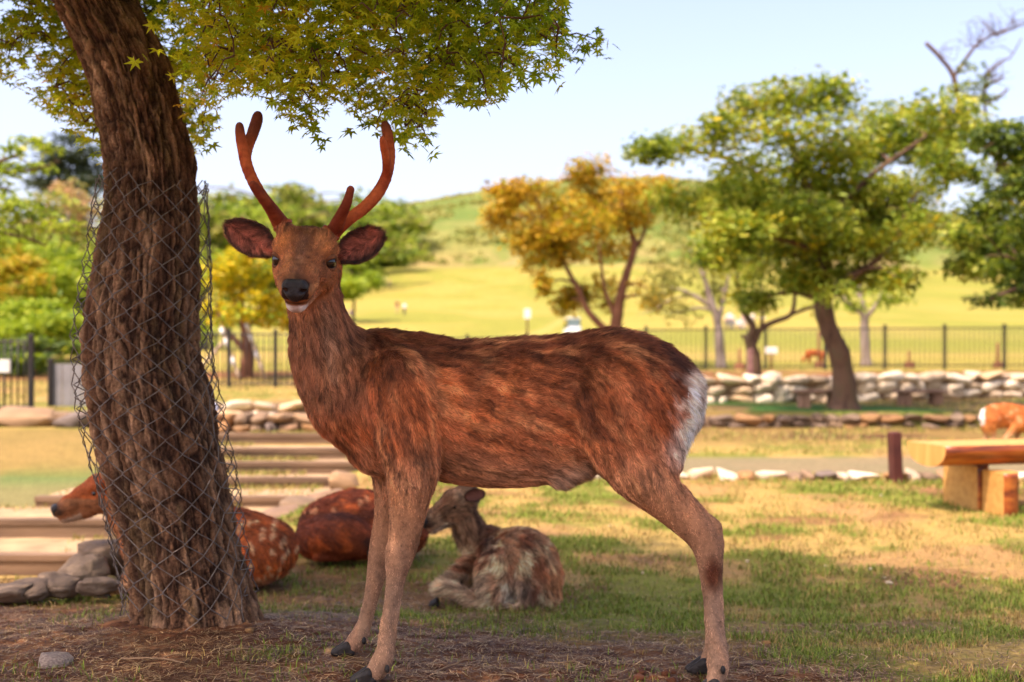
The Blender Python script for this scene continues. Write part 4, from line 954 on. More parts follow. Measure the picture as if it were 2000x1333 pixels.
# pale rocks along the stairs' flank and slabs by the maple
for (u_, v_, Y_, w_, h_, lab) in ((668, 930, 8.7, .34, .26, 'tallest pale boulder at the flank of the stairs'), (600, 975, 7.9, .50, .18, 'long pale boulder low on the flank of the stairs'), (640, 962, 8.3, .45, .20, 'middle pale boulder on the flank of the stairs'), (548, 990, 7.4, .42, .14, 'flattest pale boulder at the foot of the stairs flank'), (700, 945, 9.2, .45, .26, 'pale boulder furthest up the flank of the stairs')):
    o = put(rt[int(u_) % 6], W(u_, v_+20, Y_), (w_*.8, w_*.6, h_*.85), None, 0.2, 'boulder'); tag(o, lab, 'boulder', 'boulders beside the stairs')
for (u_, v_, Y_, w_, d_, h_, lab) in ((212, 1078, 4.95, .28, .24, .20, 'tallest grey rock touching the back of the trunk'), (165, 1112, 4.75, .20, .22, .15, 'blocky grey rock in the middle of the rock edge'), (118, 1138, 4.55, .19, .2, .10, 'low grey rock at the bend of the rock edge'),
        (62, 1146, 4.5, .22, .2, .09, 'flat grey rock along the lower path edge'), (12, 1150, 4.45, .22, .22, .09, 'flat grey rock furthest along the lower path edge'), (190, 1140, 4.5, .16, .16, .08, 'small grey rock in front of the rock edge')):
    o = put(rg[int(u_) % 4], W(u_, v_, Y_)+np.array([0, 0, -.01]), (w_, d_, h_), None, .6*math.sin(u_), 'rock'); tag(o, lab, 'rock', 'grey rocks left of the trunk')
MAT['pebble'] = mat_noise('pebble', lin(120, 102, 92), lin(164, 146, 130), 14, 0.85, 0.3, 70)
o = put(rock_mesh(401, 40, .2, 2, .03, MAT['pebble']), W(108, 1306, 2.93)+np.array([0, 0, .012]), (.088, .085, .062), None, .4, 'stone'); tag(o, 'smooth rounded brown-grey stone lying on the soil before the trunk', 'stone')
for i in range(46):
    u_, y_ = sr.uniform(0, 1960), 2.6*(8.0/2.6)**sr.random(); x_ = (u_-1000)/F*y_
    if x_ < -1.2 and y_ > 5: continue
    o = put(rp[i % 7] if y_ > 4.6 else rt[i % 6], (x_, y_, gz(x_, y_)+.003), np.array([1, .8, .6])*sr.uniform(.014, .030), None, None, 'pebble'); tag(o, 'tiny pebble lying loose on the ground', 'pebble', 'loose pebbles on the ground')

# weeds growing on the treads and along the risers
r_ = np.random.default_rng(75); n = 9000; k_ = r_.integers(0, 7, n); xs_ = np.array([r_.uniform(xl[i], [-2.0, -1.62, -1.55, -1.5, -1.45, -1.4, -1.4][i]) for i in k_]); y0 = np.array([q[0] for q in STEPS])[k_]; z0 = np.array([q[1] for q in STEPS])[k_]
yn = np.array([q[0] for q in STEPS[1:]]+[11.2])[k_]; f_ = np.where(r_.random(n) < .7, 1-.25*r_.random(n)**2, r_.random(n)); ok = fbm(np.c_[xs_*2.2, k_*3.7], 3, 76) > .48
yy_ = y0+.1+(yn-y0-.12)*f_; b_ = np.c_[xs_, yy_, z0-.014][ok]; m = len(b_); h_ = r_.uniform(.02, .055, m); a_ = r_.uniform(0, 6.28, m); sd = np.c_[np.cos(a_), np.sin(a_), 0*a_]*.006; tip = b_+np.c_[r_.normal(0, .02, (m, 2)), h_]
c_ = np.where(r_.random((m, 1)) < .5, L3(126, 128, 56), L3(168, 146, 84))*(.7+.5*r_.random((m, 1)))
tag(link('stair_weeds', mesh_np('stair_weeds', np.stack([b_-sd, b_+sd, tip], 1).reshape(-1, 3), np.arange(m*3).reshape(-1, 3), MAT['blade'], False, {'col': np.repeat(c_, 3, 0)})), 'thin weeds growing along the stair risers', None, None, 'stuff')

# twigs and droppings on the soil
MAT['deadwood'] = mat_noise('deadwood', lin(120, 92, 68), lin(170, 138, 104), 12, .9, .3, 80)
for (u_, Y_, L, a0, lab) in ((660, 2.93, .16, .35, 'forked pale twig lying before the stag front hooves'), (300, 2.95, .20, -.2, 'long bent twig on the soil before the trunk'), (880, 2.95, .12, .7, 'short twig on the soil right of the stag forelegs'), (1110, 3.0, .14, -.5, 'thin twig on the soil under the stag belly'), (480, 3.05, .13, .1, 'thin twig on the soil between trunk and hooves')):
    x0 = (u_-1000)/F*Y_; k_ = np.linspace(-.5, .5, 8); px_ = x0+np.cos(a0)*L*k_+.01*np.sin(k_*9); py_ = Y_+np.sin(a0)*L*k_+.012*np.cos(k_*7); pz_ = zfull(px_, py_)+.006
    o0 = np.array([x0, Y_, float(pz_.mean())]); t = empty('fallen_twig', o0, lab, 'twig'); mb = MB(); mb.tube(np.c_[px_, py_, pz_]-o0, np.linspace(.0028, .0013, 8), 6); mb.build('stem', MAT['deadwood'], t)
    mb = MB(); q_ = np.array([px_[4], py_[4], pz_[4]])-o0; mb.tube(spline([q_, q_+np.array([.02, .018, .006]), q_+np.array([.05, .03, .004])], 5), np.linspace(.002, .001, 5), 5); mb.build('side_shoot', MAT['deadwood'], t)
MAT['dung'] = mat_noise('dung', lin(78, 42, 24), lin(112, 66, 38), 20, .9, .4, 90); dm = rock_mesh(501, 24, .2, 2, .06, MAT['dung'])
for i in range(9):
    x_, y_ = (sr.uniform(1235, 1325)-1000)/F*2.84, sr.uniform(2.80, 2.88); o = put(dm, (x_, y_, float(zfull(np.array([x_]), np.array([y_]))[0])+.006), np.array([1, .9, .7])*sr.uniform(.016, .034), None, None, 'dung_lump'); tag(o, 'reddish-brown dung lump on the soil near the stag hind hooves', 'dung', 'dung lumps near the hind hooves')
# ------------------------------------------------------------------ iron fence, bench, posts, signs
MAT['iron'] = mat_noise('dark_iron', lin(34, 32, 30), lin(56, 50, 46), 12, 0.5, 0.1, 60, spec=0.4, metal=0.3)
def cyl_mesh(name, r, h, mat, sides=10, taper=1.0):
    mb = MB(); mb.tube([(0, 0, 0), (0, 0, h*0.5), (0, 0, h)], [r, r*(1+taper)/2, r*taper], sides); return mb.mesh(name, mat)
bar_me = cyl_mesh('bar', 0.011, 0.90, MAT['iron'], 6)
def box_mesh(name, lo, hi, mat, bev=0.006):
    bm = bmesh.new(); mb = MB().box(lo, hi); me = mb.mesh(name, mat, False); bm.from_mesh(me)
    bmesh.ops.bevel(bm, geom=bm.edges[:], offset=bev, segments=1, affect='EDGES'); bm.to_mesh(me); bm.free(); return me
post_me = box_mesh('post', (-.032, -.032, -.1), (.032, .032, 1.02), MAT['iron'])
def fence(label, pts, every, barstep=0.105, n_post=None):
    """pts: plan points with ground height; posts at equal distance, two rails, thin bars"""
    P_ = np.array(pts, float); t = empty('iron_fence', P_[0], label, 'fence'); o0 = P_[0]
    seg = np.linalg.norm(np.diff(P_[:, :2], axis=0), axis=1); L = seg.sum(); cs_ = np.r_[0, np.cumsum(seg)]
    at = lambda s: np.array([np.interp(s, cs_, P_[:, k]) for k in range(3)])
    np_ = int(L/every)
    for i in range(np_+1): o = link('post', post_me, t); o.location = tuple(at(i*every)-o0)
    for h_ in (0.10, 0.93):
        for i in range(np_):
            mb = MB(); mb.tube([at(i*every)-o0+(0, 0, h_), at((i+1)*every)-o0+(0, 0, h_)], 0.014, 6, False); mb.build('rail', MAT['iron'], t)
    for i in range(np_):
        nb = int(every/barstep)
        for j in range(1, nb): o = link('bar', bar_me, t); o.location = tuple(at(i*every+j*every/nb)-o0+(0, 0, 0.06))
    return t
FY = 25.0
fx = lambda u: (u-1000)/F*FY
fence('black iron bar fence along the lawn above the pale stone wall', [(fx(1262)-4*1.325, FY, .20), (fx(1262)-1.325, FY, .27), (fx(1262), FY, .40), (fx(2090), FY, .46)], 1.325)
fence('dark iron fence section in front of the prop-supported tree', [(-6.4, 19.2, .22), (-2.9, 19.0, .20)], 0.80, 0.10)
fence('dark iron fence at the top of the bank near the grey gate', [(-8.0, 14.8, .02), (-5.3, 14.2, .05)], 0.95, 0.09)
# grey gate panel behind that fence, hand-rail, and notice at the edge
MAT['grey_metal'] = mat_noise('grey_metal', lin(118, 116, 116), lin(146, 144, 142), 4, 0.6, 0.05, 30)
gt = empty('metal_gate', (-6.2, 15.2, 0.03), 'plain grey metal gate of upright boards behind the dark fence', 'gate')
for i in range(8):
    o = link('board', box_mesh('board', (0, 0, 0), (.125, .02, .62), MAT['grey_metal'], .004), gt); o.location = (i*0.132, 0.003*(i % 2), 0.02)
for k_ in (0, 1.06): o = link('gate_post', box_mesh('gate_post', (-.03, -.03, -.05), (.03, .05, .72), MAT['iron'], .004), gt); o.location = (k_-0.02, -.02, 0)
MAT['white_paint'] = mat_noise('white_paint', lin(206, 202, 190), lin(222, 220, 210), 6, 0.55)
def sign(name, label, loc, w, h, zc, matp, post_r, matpost, cat='sign', th=.02):
    t = empty(name, loc, label, cat)
    link('board', box_mesh('board', (-w/2, -post_r-th, zc-h/2), (w/2, -post_r-.002, zc+h/2), matp, .004), t)
    link('post', cyl_mesh('post', post_r, zc+h*0.4, matpost, 10), t); return t
x_, y_ = (8-1000)/F*13.8, 13.8; sign('notice_board', 'small pale notice board on a thin post before the dark woods', (x_, y_, 0.02), .17, .16, .64, MAT['white_paint'], .012, MAT['iron'])
MAT['brown_paint'] = mat_noise('brown_paint', lin(70, 34, 28), lin(92, 48, 38), 6, 0.55, 0.1, 50)
x_, y_ = (1030-1000)/F*60, 60; sign('lawn_sign', 'plain white upright sign standing on the sunny lawn', (x_, y_, gz(x_, y_)-.05), .36, .52, 1.72, MAT['white_paint'], .05, MAT['brown_paint'])
x_, y_ = (1506-1000)/F*24.4, 24.4; sign('fence_sign', 'low pale sign on a brown post in front of the iron fence', (x_, y_, .36), .26, .14, .52, MAT['white_paint'], .03, MAT['brown_paint'])
# slanted brown marker post by the edging and grey-red posts
t = empty('marker_post', W(1750, 938, 8.75), 'short leaning dark brown square post at the stone edging', 'post'); t.rotation_euler = (0, math.radians(-2.5), .2)
link('shaft', box_mesh('shaft', (-.042, -.042, -.06), (.042, .042, .375), MAT['brown_paint'], .008), t)
MAT['mauve'] = mat_noise('faded_paint', lin(120, 84, 80), lin(150, 112, 104), 8, .6)
t = empty('slim_post', W(1465, 748, 18.6), 'slim faded red-grey post beside the small forked tree', 'post'); link('shaft', box_mesh('shaft', (-.045, -.045, -.1), (.045, .045, .56), MAT['mauve'], .01), t)
MAT['blue_grey'] = mat_noise('blue_grey_paint', lin(120, 124, 142), lin(142, 146, 160), 8, .5)
t = empty('bollard', W(421, 845, 11.6), 'slim blue-grey bollard beside the rubble wall', 'bollard'); link('shaft', cyl_mesh('shaft', .022, .30, MAT['blue_grey'], 14), t); ball('cap', (0, 0, .30), .022, MAT['blue_grey'], t, (1, 1, .5), 2)
# tree-guard stakes with cut stumps behind the fence
MAT['stake'] = mat_noise('stake_wood', lin(104, 66, 46), lin(140, 96, 66), 9, .9, .3, 60, stretch=(1, 1, .2))
for (u_, vt, vb_, w_) in ((1445, 693, 735, 24), (1600, 660, 732, 22), (1776, 690, 724, 22), (1949, 672, 722, 20)):
    y_ = 24.6 if u_ < 1500 else 26.0; p0 = W(u_, vb_, y_); p0[2] = gz(p0[0], p0[1])
    s_ = y_/F
    t = empty('marker_stump', p0, {1445: 'dark stump with a thin stake beside the grey-barked tree', 1600: 'reddish stump with a tall stake beside the grazing deer', 1776: 'low pale-topped stump with a short stake inside the fence', 1949: 'stump with stake beside the last fence post'}[u_], 'stump', 'stumps with stakes by the fence')
    mb = MB(); a_ = np.linspace(0, 1, 5); mb.tube(np.c_[0*a_, 0*a_, a_*.20-.05], w_*s_*np.array([.62, .5, .46, .47, .44]), 11); mb.build('stump', MAT['stake'], t)
    link('stake', cyl_mesh('stake', .035, (vb_-vt)*s_, MAT['stake'], 8), t)
# low stone benches on the terrace
MAT['bench_stone'] = mat_noise('bench_stone', lin(120, 88, 70), lin(160, 126, 100), 7, .9, .4, 40)
def stone_bench(label, u0, u1, vtop, Y_, zg):
    x0, x1 = (u0-1000)/F*Y_, (u1-1000)/F*Y_; zt = HC-(vtop-VH)/F*Y_
    t = empty('stone_bench', ((x0+x1)/2, Y_, zg), label, 'bench', 'stone benches on the terrace'); w = x1-x0
    link('seat', box_mesh('seat', (-w/2, -.17, zt-zg-.045), (w/2, .17, zt-zg), MAT['bench_stone'], .012), t)
    for k_ in (-1, 1): o = link('leg', box_mesh('leg', (-.07, -.13, -.05), (.07, .13, zt-zg-.046), MAT['bench_stone'], .01), t); o.location = (k_*w*.31, 0, 0)
stone_bench('low stone bench partly hidden by the big trunk', 1552, 1646, 762, 16.3, TZ)
stone_bench('low stone bench standing clear on the green terrace', 1748, 1846, 762, 16.9, TZ)
# split-log bench on the lawn
def wood_log(name, dark):
    m, nt, p = new_mat(name); tc_ = N(nt, 'ShaderNodeTexCoord'); mp = N(nt, 'ShaderNodeMapping'); mp.inputs['Scale'].default_value = (.5, 3, 3) if dark != 'up' else (3, 3, .5)
    nt.links.new(tc_.outputs['Object'], mp.inputs[0]); nz = N(nt, 'ShaderNodeTexNoise'); nz.inputs['Scale'].default_value = 4.5; nz.inputs['Detail'].default_value = 7; nz.inputs['Distortion'].default_value = .6
    nt.links.new(mp.outputs[0], nz.inputs['Vector']); r = ramp(nt, [(.34, lin(74, 30, 12)), (.50, lin(142, 66, 20)), (.68, lin(190, 112, 42))]); nt.links.new(nz.outputs[0], r.inputs[0]); nt.links.new(r.outputs[0], p.inputs['Base Color'])
    p.inputs['Roughness'].default_value = .38; b = N(nt, 'ShaderNodeBump'); b.inputs['Strength'].default_value = .25; b.inputs['Distance'].default_value = .01; nt.links.new(nz.outputs[0], b.inputs['Height']); nt.links.new(b.outputs[0], p.inputs['Normal']); return m
MAT['log'] = wood_log('varnished_log', 'x'); MAT['log_up'] = wood_log('varnished_post', 'up')
MAT['sawn'] = mat_noise('sawn_wood', lin(186, 132, 66), lin(214, 164, 92), 3, .45, .1, 50, stretch=(6, 6, .6))
def half_log(name, L, w, h, mats, parent, axis='x', sides=12):
    """a log sawn flat on top, slightly irregular, cut faces of bare wood"""
    th_ = np.linspace(0, np.pi, sides); prof = np.stack([-np.cos(th_)*w/2, -np.sin(th_)**.75*h], -1)
    n = 15; mb = []; V_ = []
    for i in range(n):
        s = i/(n-1)*L; wob = 1+.05*(fbm(np.c_[prof*6, np.full(sides, s*2.)], 3, 7)-.5)*2
        V_.append(np.c_[np.full(sides, s), prof[:, 0]*wob, prof[:, 1]*wob])
    V_ = np.concatenate(V_); k_ = np.arange(n*sides).reshape(n, sides)
    fs = [tuple(q) for q in np.stack([k_[:-1, :-1], k_[1:, :-1], k_[1:, 1:], k_[:-1, 1:]], -1).reshape(-1, 4)]; nb = len(fs)
    fs += [(k_[i, 0], k_[i, -1], k_[i+1, -1], k_[i+1, 0]) for i in range(n-1)]; fs += [tuple(k_[0, ::-1][::-1]), tuple(k_[-1, ::-1])]
    me = bpy.data.meshes.new(name); me.from_pydata([tuple(map(float, q)) for q in V_], [], [tuple(map(int, q)) for q in fs]); me.materials.append(mats[0]); me.materials.append(mats[1])
    for i, p in enumerate(me.polygons): p.material_index = 0 if i < nb else 1; p.use_smooth = i < nb
    bm = bmesh.new(); bm.from_mesh(me); bmesh.ops.recalc_face_normals(bm, faces=bm.faces); bm.to_mesh(me); bm.free()
    return link(name, me, parent)
BY = 7.0; bx0 = (1862-1000)/F*BY; bzt = HC-(872-VH)/F*BY
bg_z = gz(bx0, BY)
lb = empty('log_bench', (bx0, BY+.22, bg_z), 'varnished orange split-log bench standing on the sunny lawn', 'bench', rz=math.radians(13))
st = half_log('seat', 1.55, .42, .145, (MAT['log'], MAT['sawn']), lb); st.location = (-.10, 0.0, bzt-bg_z)
for k_ in (0.32, 1.12):
    lg = half_log('leg', .36, .36, .16, (MAT['log_up'], MAT['sawn']), lb); lg.rotation_euler = (0, -math.pi/2, 0); lg.rotation_euler = Matrix(((0, 1, 0), (0, 0, -1), (1, 0, 0))).transposed().to_euler() if False else (0, -math.pi/2, 0)
    lg.location = (k_-.08, .14, -.08)
    lg2 = half_log('leg', .345, .26, .15, (MAT['log_up'], MAT['sawn']), lb); lg2.rotation_euler = (0, -math.pi/2, math.radians(-8)); lg2.location = (k_-.08, -.20, -.08)
# ------------------------------------------------------------------ trees and scrub
MAT['bark_dark'] = mat_noise('bark_dark', lin(58, 42, 34), lin(104, 78, 60), 10, .9, .6, 40, stretch=(1, 1, .3), c3=lin(84, 76, 52))
MAT['bark_grey'] = mat_noise('bark_grey', lin(112, 98, 88), lin(160, 146, 132), 8, .9, .5, 40, stretch=(1, 1, .3))
MAT['bark_red'] = mat_noise('bark_red', lin(92, 58, 42), lin(134, 90, 66), 8, .9, .5, 40, stretch=(1, 1, .3))
def leafset(name, *cols): return mat_leaf(name, [(i/(len(cols)-1), lin(*c)) for i, c in enumerate(cols)], .42)
MAT['cherry'] = leafset('cherry_leaf', (70, 92, 24), (116, 140, 36), (156, 172, 50), (196, 196, 84))
MAT['cherry_y'] = leafset('yellowing_leaf', (100, 113, 24), (156, 157, 34), (201, 177, 36))
MAT['gold'] = leafset('golden_leaf', (140, 112, 30), (184, 146, 36), (210, 170, 44), (146, 140, 44))
MAT['dkgreen'] = leafset('dark_leaf', (46, 66, 24), (80, 104, 36), (116, 136, 50))
MAT['pine'] = leafset('pine_needle', (40, 54, 40), (60, 75, 50), (84, 95, 60))
MAT['lime'] = leafset('lime_leaf', (98, 127, 26), (144, 166, 36), (180, 189, 54))
MAT['ylime'] = leafset('yellow_lime_leaf', (153, 155, 22), (201, 182, 26), (235, 196, 36))
MAT['sparse'] = leafset('pale_leaf', (110, 118, 52), (148, 148, 68), (180, 170, 92))
MAT['pinkish'] = leafset('plume', (180, 141, 100), (206, 166, 120), (168, 150, 90))
MAT['orange'] = leafset('orange_leaf', (160, 140, 30), (196, 164, 38), (140, 142, 40))
gr = np.random.default_rng(33)
def leaves(mb, cen, spread, n, size, r, shape=.5, flat=.6, droop=0.3):
    """n folded leaf blades scattered in sprays round the given centres"""
    k = r.integers(0, len(cen), n); sp = spread[k]
    ns = max(3, n//26); sub = r.integers(0, ns, n)
    soff = r.normal(0, 1, (ns, 3)); soff = soff/np.maximum(np.linalg.norm(soff, axis=1, keepdims=True), .6)*r.random((ns, 1))**.45*1.18
    c = cen[k]+soff[(sub+k*7) % ns]*sp*np.array([1, 1, 1.0])+r.normal(0, 1, (n, 3))*sp*np.array([.24, .24, .13])
    d = nrm(np.c_[r.normal(0, 1, (n, 2)), r.normal(-droop, .4, n)]); nn = nrm(np.c_[r.normal(0, flat, (n, 2)), np.ones(n)]); nn = nrm(nn-d*(nn*d).sum(1)[:, None]); s = np.cross(nn, d)
    L = (size*(.6+.8*r.random(n)))[:, None]; w = L*shape*.5
    V_ = np.stack([c, c+d*L*.45+s*w+nn*L*.07, c+d*L, c+d*L*.45-s*w+nn*L*.07], 1)
    i = np.arange(n)[:, None]*4
    rv = np.clip(r.normal(.5, .22, n)+.7*(vnoise(c/np.mean(spread)*1.1, 3)-.5), 0, 1)
    mb.add(V_.reshape(-1, 3), None, np.concatenate([i+np.array([[0, 1, 2]]), i+np.array([[0, 2, 3]])]), rnd=np.repeat(rv, 4))
def tree(name, label, trunk, rad, clumps, n, size, mleaf, mbark, limbs=(), group=None, cat='tree', shape=.5, flat=.6, seed=1, twigs=3, sides=10, base_z=None):
    """trunk/limbs: control points (u, v, Y) with px radii; clumps: (u, v, Y, r_across, r_up) in px at that distance"""
    r = np.random.default_rng(seed); pts = np.array([W(*p) for p in trunk])
    if base_z is not None: pts[0, 2] = base_z
    o0 = pts[0].copy(); t = empty(name, o0, label, cat, group)
    Y0 = trunk[0][2]; rd = np.array([px(q, Y0) for q in rad]); n_s = len(pts)*7
    tp, tr_ = spline(pts, n_s), np.maximum(np.interp(np.linspace(0, 1, n_s), np.linspace(0, 1, len(rd)), rd), .003)
    tp = tp+tr_[:, None]*.35*(np.stack([vnoise(tp*2.2, seed), vnoise(tp*2.2, seed+1), .5+0*tp[:, 0]], -1)-.5); tp[0] = pts[0]-np.array([0, 0, .06])
    mb = MB(); rr_ = tr_*(1+.18*(vnoise(tp*5, seed+2)-.5)); rr_[0] *= 1.35; rr_[1] *= 1.15; mb.tube(tp-o0, rr_, sides); mb.build('trunk', MAT[mbark], t)
    nodes = [tp[len(tp)//3:]]; nr = [tr_[len(tp)//3:]]; bmb = MB()
    for lpts, r0, r1 in limbs:
        lp_ = np.array([W(*p) for p in lpts]); k = len(lp_)*6; c_ = spline(lp_, k); q_ = np.linspace(px(r0, Y0), px(r1, Y0), k)
        c_ = c_+q_[:, None]*.5*(np.stack([vnoise(c_*2.5, seed+5), vnoise(c_*2.5, seed+6), vnoise(c_*2.5, seed+7)], -1)-.5)
        bmb.tube(c_-o0, q_, 8); nodes.append(c_[3:]); nr.append(q_[3:])
    nodes_, nr_ = np.concatenate(nodes), np.concatenate(nr)
    cen, spr = [], []
    for (u_, v_, Y_, ru, rv) in clumps:
        c_ = W(u_, v_, Y_); cen.append(c_); spr.append((px(ru, Y_), px(ru, Y_)*.9, px(rv, Y_)))
        d2 = ((nodes_-c_)**2).sum(1)+4*np.maximum(nodes_[:, 2]-c_[2], 0)**2; j = int(np.argmin(d2)); a_ = nodes_[j]
        m_ = (a_+c_)/2+np.array([0, 0, .10*np.linalg.norm(c_-a_)]); r0 = min(nr_[j]*.7, .05)
        bmb.tube(spline([a_, m_, c_], 9)-o0, np.linspace(r0, r0*.35, 9), 6, False)
        for _ in range(twigs):
            e = c_+r.normal(0, .6, 3)*np.array(spr[-1]); bmb.tube(spline([c_*.7+m_*.3, (c_+e)/2+r.normal(0, .03, 3), e], 5)-o0, np.linspace(r0*.35, .004, 5), 4, False)
    if bmb.n: bmb.build('branch', MAT[mbark], t)
    cen, spr = np.array(cen), np.array(spr)
    if isinstance(mleaf, str): mleaf = [(mleaf, 1.0)]
    for k, (ml, fr) in enumerate(mleaf):
        lm_ = MB(); wts = spr[:, 0]*spr[:, 2]; idx = r.choice(len(cen), size=max(len(cen)*4, 60), p=wts/wts.sum())
        leaves(lm_, (cen-o0)[idx], spr[idx], int(n*fr), size, r, shape, flat); tag(lm_.build('crown', MAT[ml], t, False), kind='stuff')
    return t
# the big cherry on the terrace
YT = 15.8
ccl = []
for (u_, v_, ru, rv) in ((1460, 215, 60, 40), (1540, 200, 55, 40), (1620, 185, 50, 40), (1640, 240, 60, 35), (1400, 260, 50, 35), (1530, 265, 70, 35), (1340, 285, 55, 28), (1270, 300, 45, 25), (1440, 320, 60, 30), (1740, 235, 70, 40), (1830, 215, 70, 35), (1880, 260, 55, 35), (1790, 290, 70, 35), (1690, 300, 60, 35),
                         (1560, 335, 75, 35), (1650, 365, 80, 40), (1470, 390, 75, 35), (1380, 400, 65, 35), (1560, 420, 85, 35), (1700, 430, 80, 35), (1760, 380, 70, 30), (1640, 470, 80, 35), (1530, 480, 70, 35), (1740, 480, 60, 35), (1440, 450, 60, 35), (1800, 440, 55, 40), (1580, 540, 60, 28), (1680, 530, 55, 28), (1490, 530, 40, 30), (1880, 340, 60, 20), (1840, 320, 40, 40), (1300, 390, 40, 25), (1480, 580, 36, 24), (1400, 500, 44, 28), (1640, 580, 40, 22), (1760, 540, 40, 24), (1430, 370, 60, 30), (1500, 440, 60, 30), (1620, 300, 70, 35)):
    ccl.append((u_+gr.normal(0, 6), v_+gr.normal(0, 5), YT+gr.uniform(-1.5, 1.6), ru, rv))
tree('cherry_tree', 'large spreading green cherry with a thick bent dark trunk on the terrace', [(1652, 808, YT), (1650, 745, YT), (1640, 690, YT), (1618, 640, YT), (1608, 595, YT), (1612, 540, YT), (1606, 470, YT-.1), (1590, 400, YT), (1560, 320, YT), (1545, 260, YT)], [27, 23, 20, 19, 17, 15, 12, 9, 6, 3], ccl, 34000, .105, [('cherry', .78), ('cherry_y', .22)], 'bark_dark',
     [([(1612, 585, YT), (1650, 548, YT-.2), (1700, 518, YT-.3), (1740, 480, YT-.4)], 11, 4), ([(1606, 470, YT), (1640, 400, YT+.2), (1720, 330, YT+.2), (1810, 265, YT+.2)], 9, 3), ([(1600, 440, YT), (1540, 380, YT+.2), (1440, 320, YT+.3), (1340, 290, YT+.4)], 9, 3), ([(1604, 520, YT), (1540, 490, YT+.3), (1460, 450, YT+.4)], 7, 3), ([(1560, 330, YT), (1535, 270, YT), (1500, 215, YT)], 6, 2)], seed=3, twigs=4, sides=14, base_z=0.0)
# golden maple behind the fence
YG = 28.0
gcl = [(u_+gr.normal(0, 5), v_+gr.normal(0, 4), YG+gr.uniform(-1.6, 1.6), ru, rv) for (u_, v_, ru, rv) in ((1165, 320, 36, 28), (1135, 345, 35, 25), (1000, 380, 36, 25), (1050, 370, 36, 24), (990, 420, 36, 28), (1045, 420, 45, 28), (1110, 400, 45, 30), (1170, 380, 45, 30), (1235, 370, 45, 28), (1285, 375, 38, 28), (1230, 420, 50, 30), (1150, 440, 50, 30), (1075, 460, 45, 28), (1030, 470, 36, 30), (1190, 480, 50, 26), (1110, 500, 40, 26), (1050, 520, 26, 24), (1170, 555, 42, 24), (1120, 575, 30, 24), (1090, 600, 14, 26), (1055, 555, 12, 24), (1190, 600, 26, 18), (1260, 560, 38, 18), (1280, 590, 24, 18))]
tree('golden_maple', 'golden-orange maple with a forked reddish trunk on the lawn slope', [(1200, 690, YG), (1203, 640, YG), (1210, 590, YG), (1222, 540, YG), (1238, 480, YG), (1220, 420, YG), (1210, 360, YG)], [14, 12, 10, 8.5, 7, 5, 3], gcl, 11500, .155, [('gold', .8), ('cherry_y', .2)], 'bark_red',
     [([(1203, 655, YG), (1160, 625, YG), (1130, 570, YG), (1105, 520, YG), (1060, 450, YG)], 8, 3), ([(1236, 490, YG), (1258, 455, YG), (1275, 400, YG)], 5, 2), ([(1200, 620, YG), (1180, 560, YG), (1170, 480, YG)], 5, 2)], seed=4, shape=.6, base_z=gz(*W(1200, 690, YG)[:2]))
# small forked tree in front of the fence
YS = 18.9
tree('forked_tree', 'small crooked tree with a split dark trunk behind the stone wall', [(1476, 752, YS), (1475, 700, YS), (1462, 665, YS), (1470, 640, YS), (1448, 600, YS), (1440, 540, YS)], [12, 11, 9, 7, 5, 3], [(u_, v_, YS+gr.uniform(-.8, .8), ru, rv) for (u_, v_, ru, rv) in ((1440, 520, 40, 30), (1470, 480, 45, 30), (1430, 470, 40, 26), (1590, 560, 36, 22), (1560, 540, 34, 22), (1600, 600, 22, 14), (1510, 500, 30, 24), (1445, 575, 20, 24))], 3000, .10, [('cherry_y', .6), ('cherry', .4)], 'bark_dark',
     [([(1470, 680, YS), (1485, 645, YS), (1510, 630, YS), (1545, 615, YS), (1553, 580, YS), (1548, 540, YS)], 7, 3), ([(1545, 615, YS), (1590, 598, YS), (1620, 585, YS)], 4, 2), ([(1487, 640, YS), (1490, 600, YS), (1487, 550, YS)], 4, 2), ([(1462, 668, YS), (1449, 655, YS)], 4, 3)], seed=5, base_z=gz(*W(1476, 752, YS)[:2]))
YQ = 25.6
tree('grey_tree', 'thin-leaved tree with a straight grey trunk at the fence', [(1408, 736, YQ), (1405, 680, YQ), (1402, 630, YQ), (1388, 590, YQ), (1375, 540, YQ)], [11, 9.5, 8.5, 7, 4], [(u_, v_, YQ+gr.uniform(-1, 1), ru, rv) for (u_, v_, ru, rv) in ((1350, 520, 50, 35), (1300, 540, 40, 30), (1290, 580, 40, 30), (1330, 610, 40, 22), (1400, 520, 40, 30), (1340, 480, 50, 25), (1400, 570, 30, 24), (1270, 610, 24, 16))], 1700, .13, 'sparse', 'bark_grey',
     [([(1390, 600, YQ), (1340, 570, YQ), (1290, 560, YQ)], 5, 2), ([(1402, 630, YQ), (1415, 580, YQ), (1425, 530, YQ)], 5, 2)], seed=6, base_z=gz(*W(1408, 736, YQ)[:2]))
YP = 27.5
tree('pale_tree', 'slender tree with a pale silvery trunk inside the fence', [(1693, 714, YP), (1690, 660, YP), (1688, 620, YP), (1680, 580, YP), (1675, 540, YP)], [10, 8.5, 8, 6, 4], [(u_, v_, YP+gr.uniform(-1, 1), ru, rv) for (u_, v_, ru, rv) in ((1740, 580, 34, 22), (1660, 540, 40, 26), (1720, 545, 36, 26), (1670, 600, 18, 14))], 1300, .13, 'cherry', 'bark_grey',
     [([(1688, 618, YP), (1655, 590, YP), (1640, 560, YP)], 4.5, 2), ([(1690, 625, YP), (1715, 590, YP), (1725, 550, YP)], 5, 2)], seed=7, base_z=gz(*W(1693, 714, YP)[:2]))
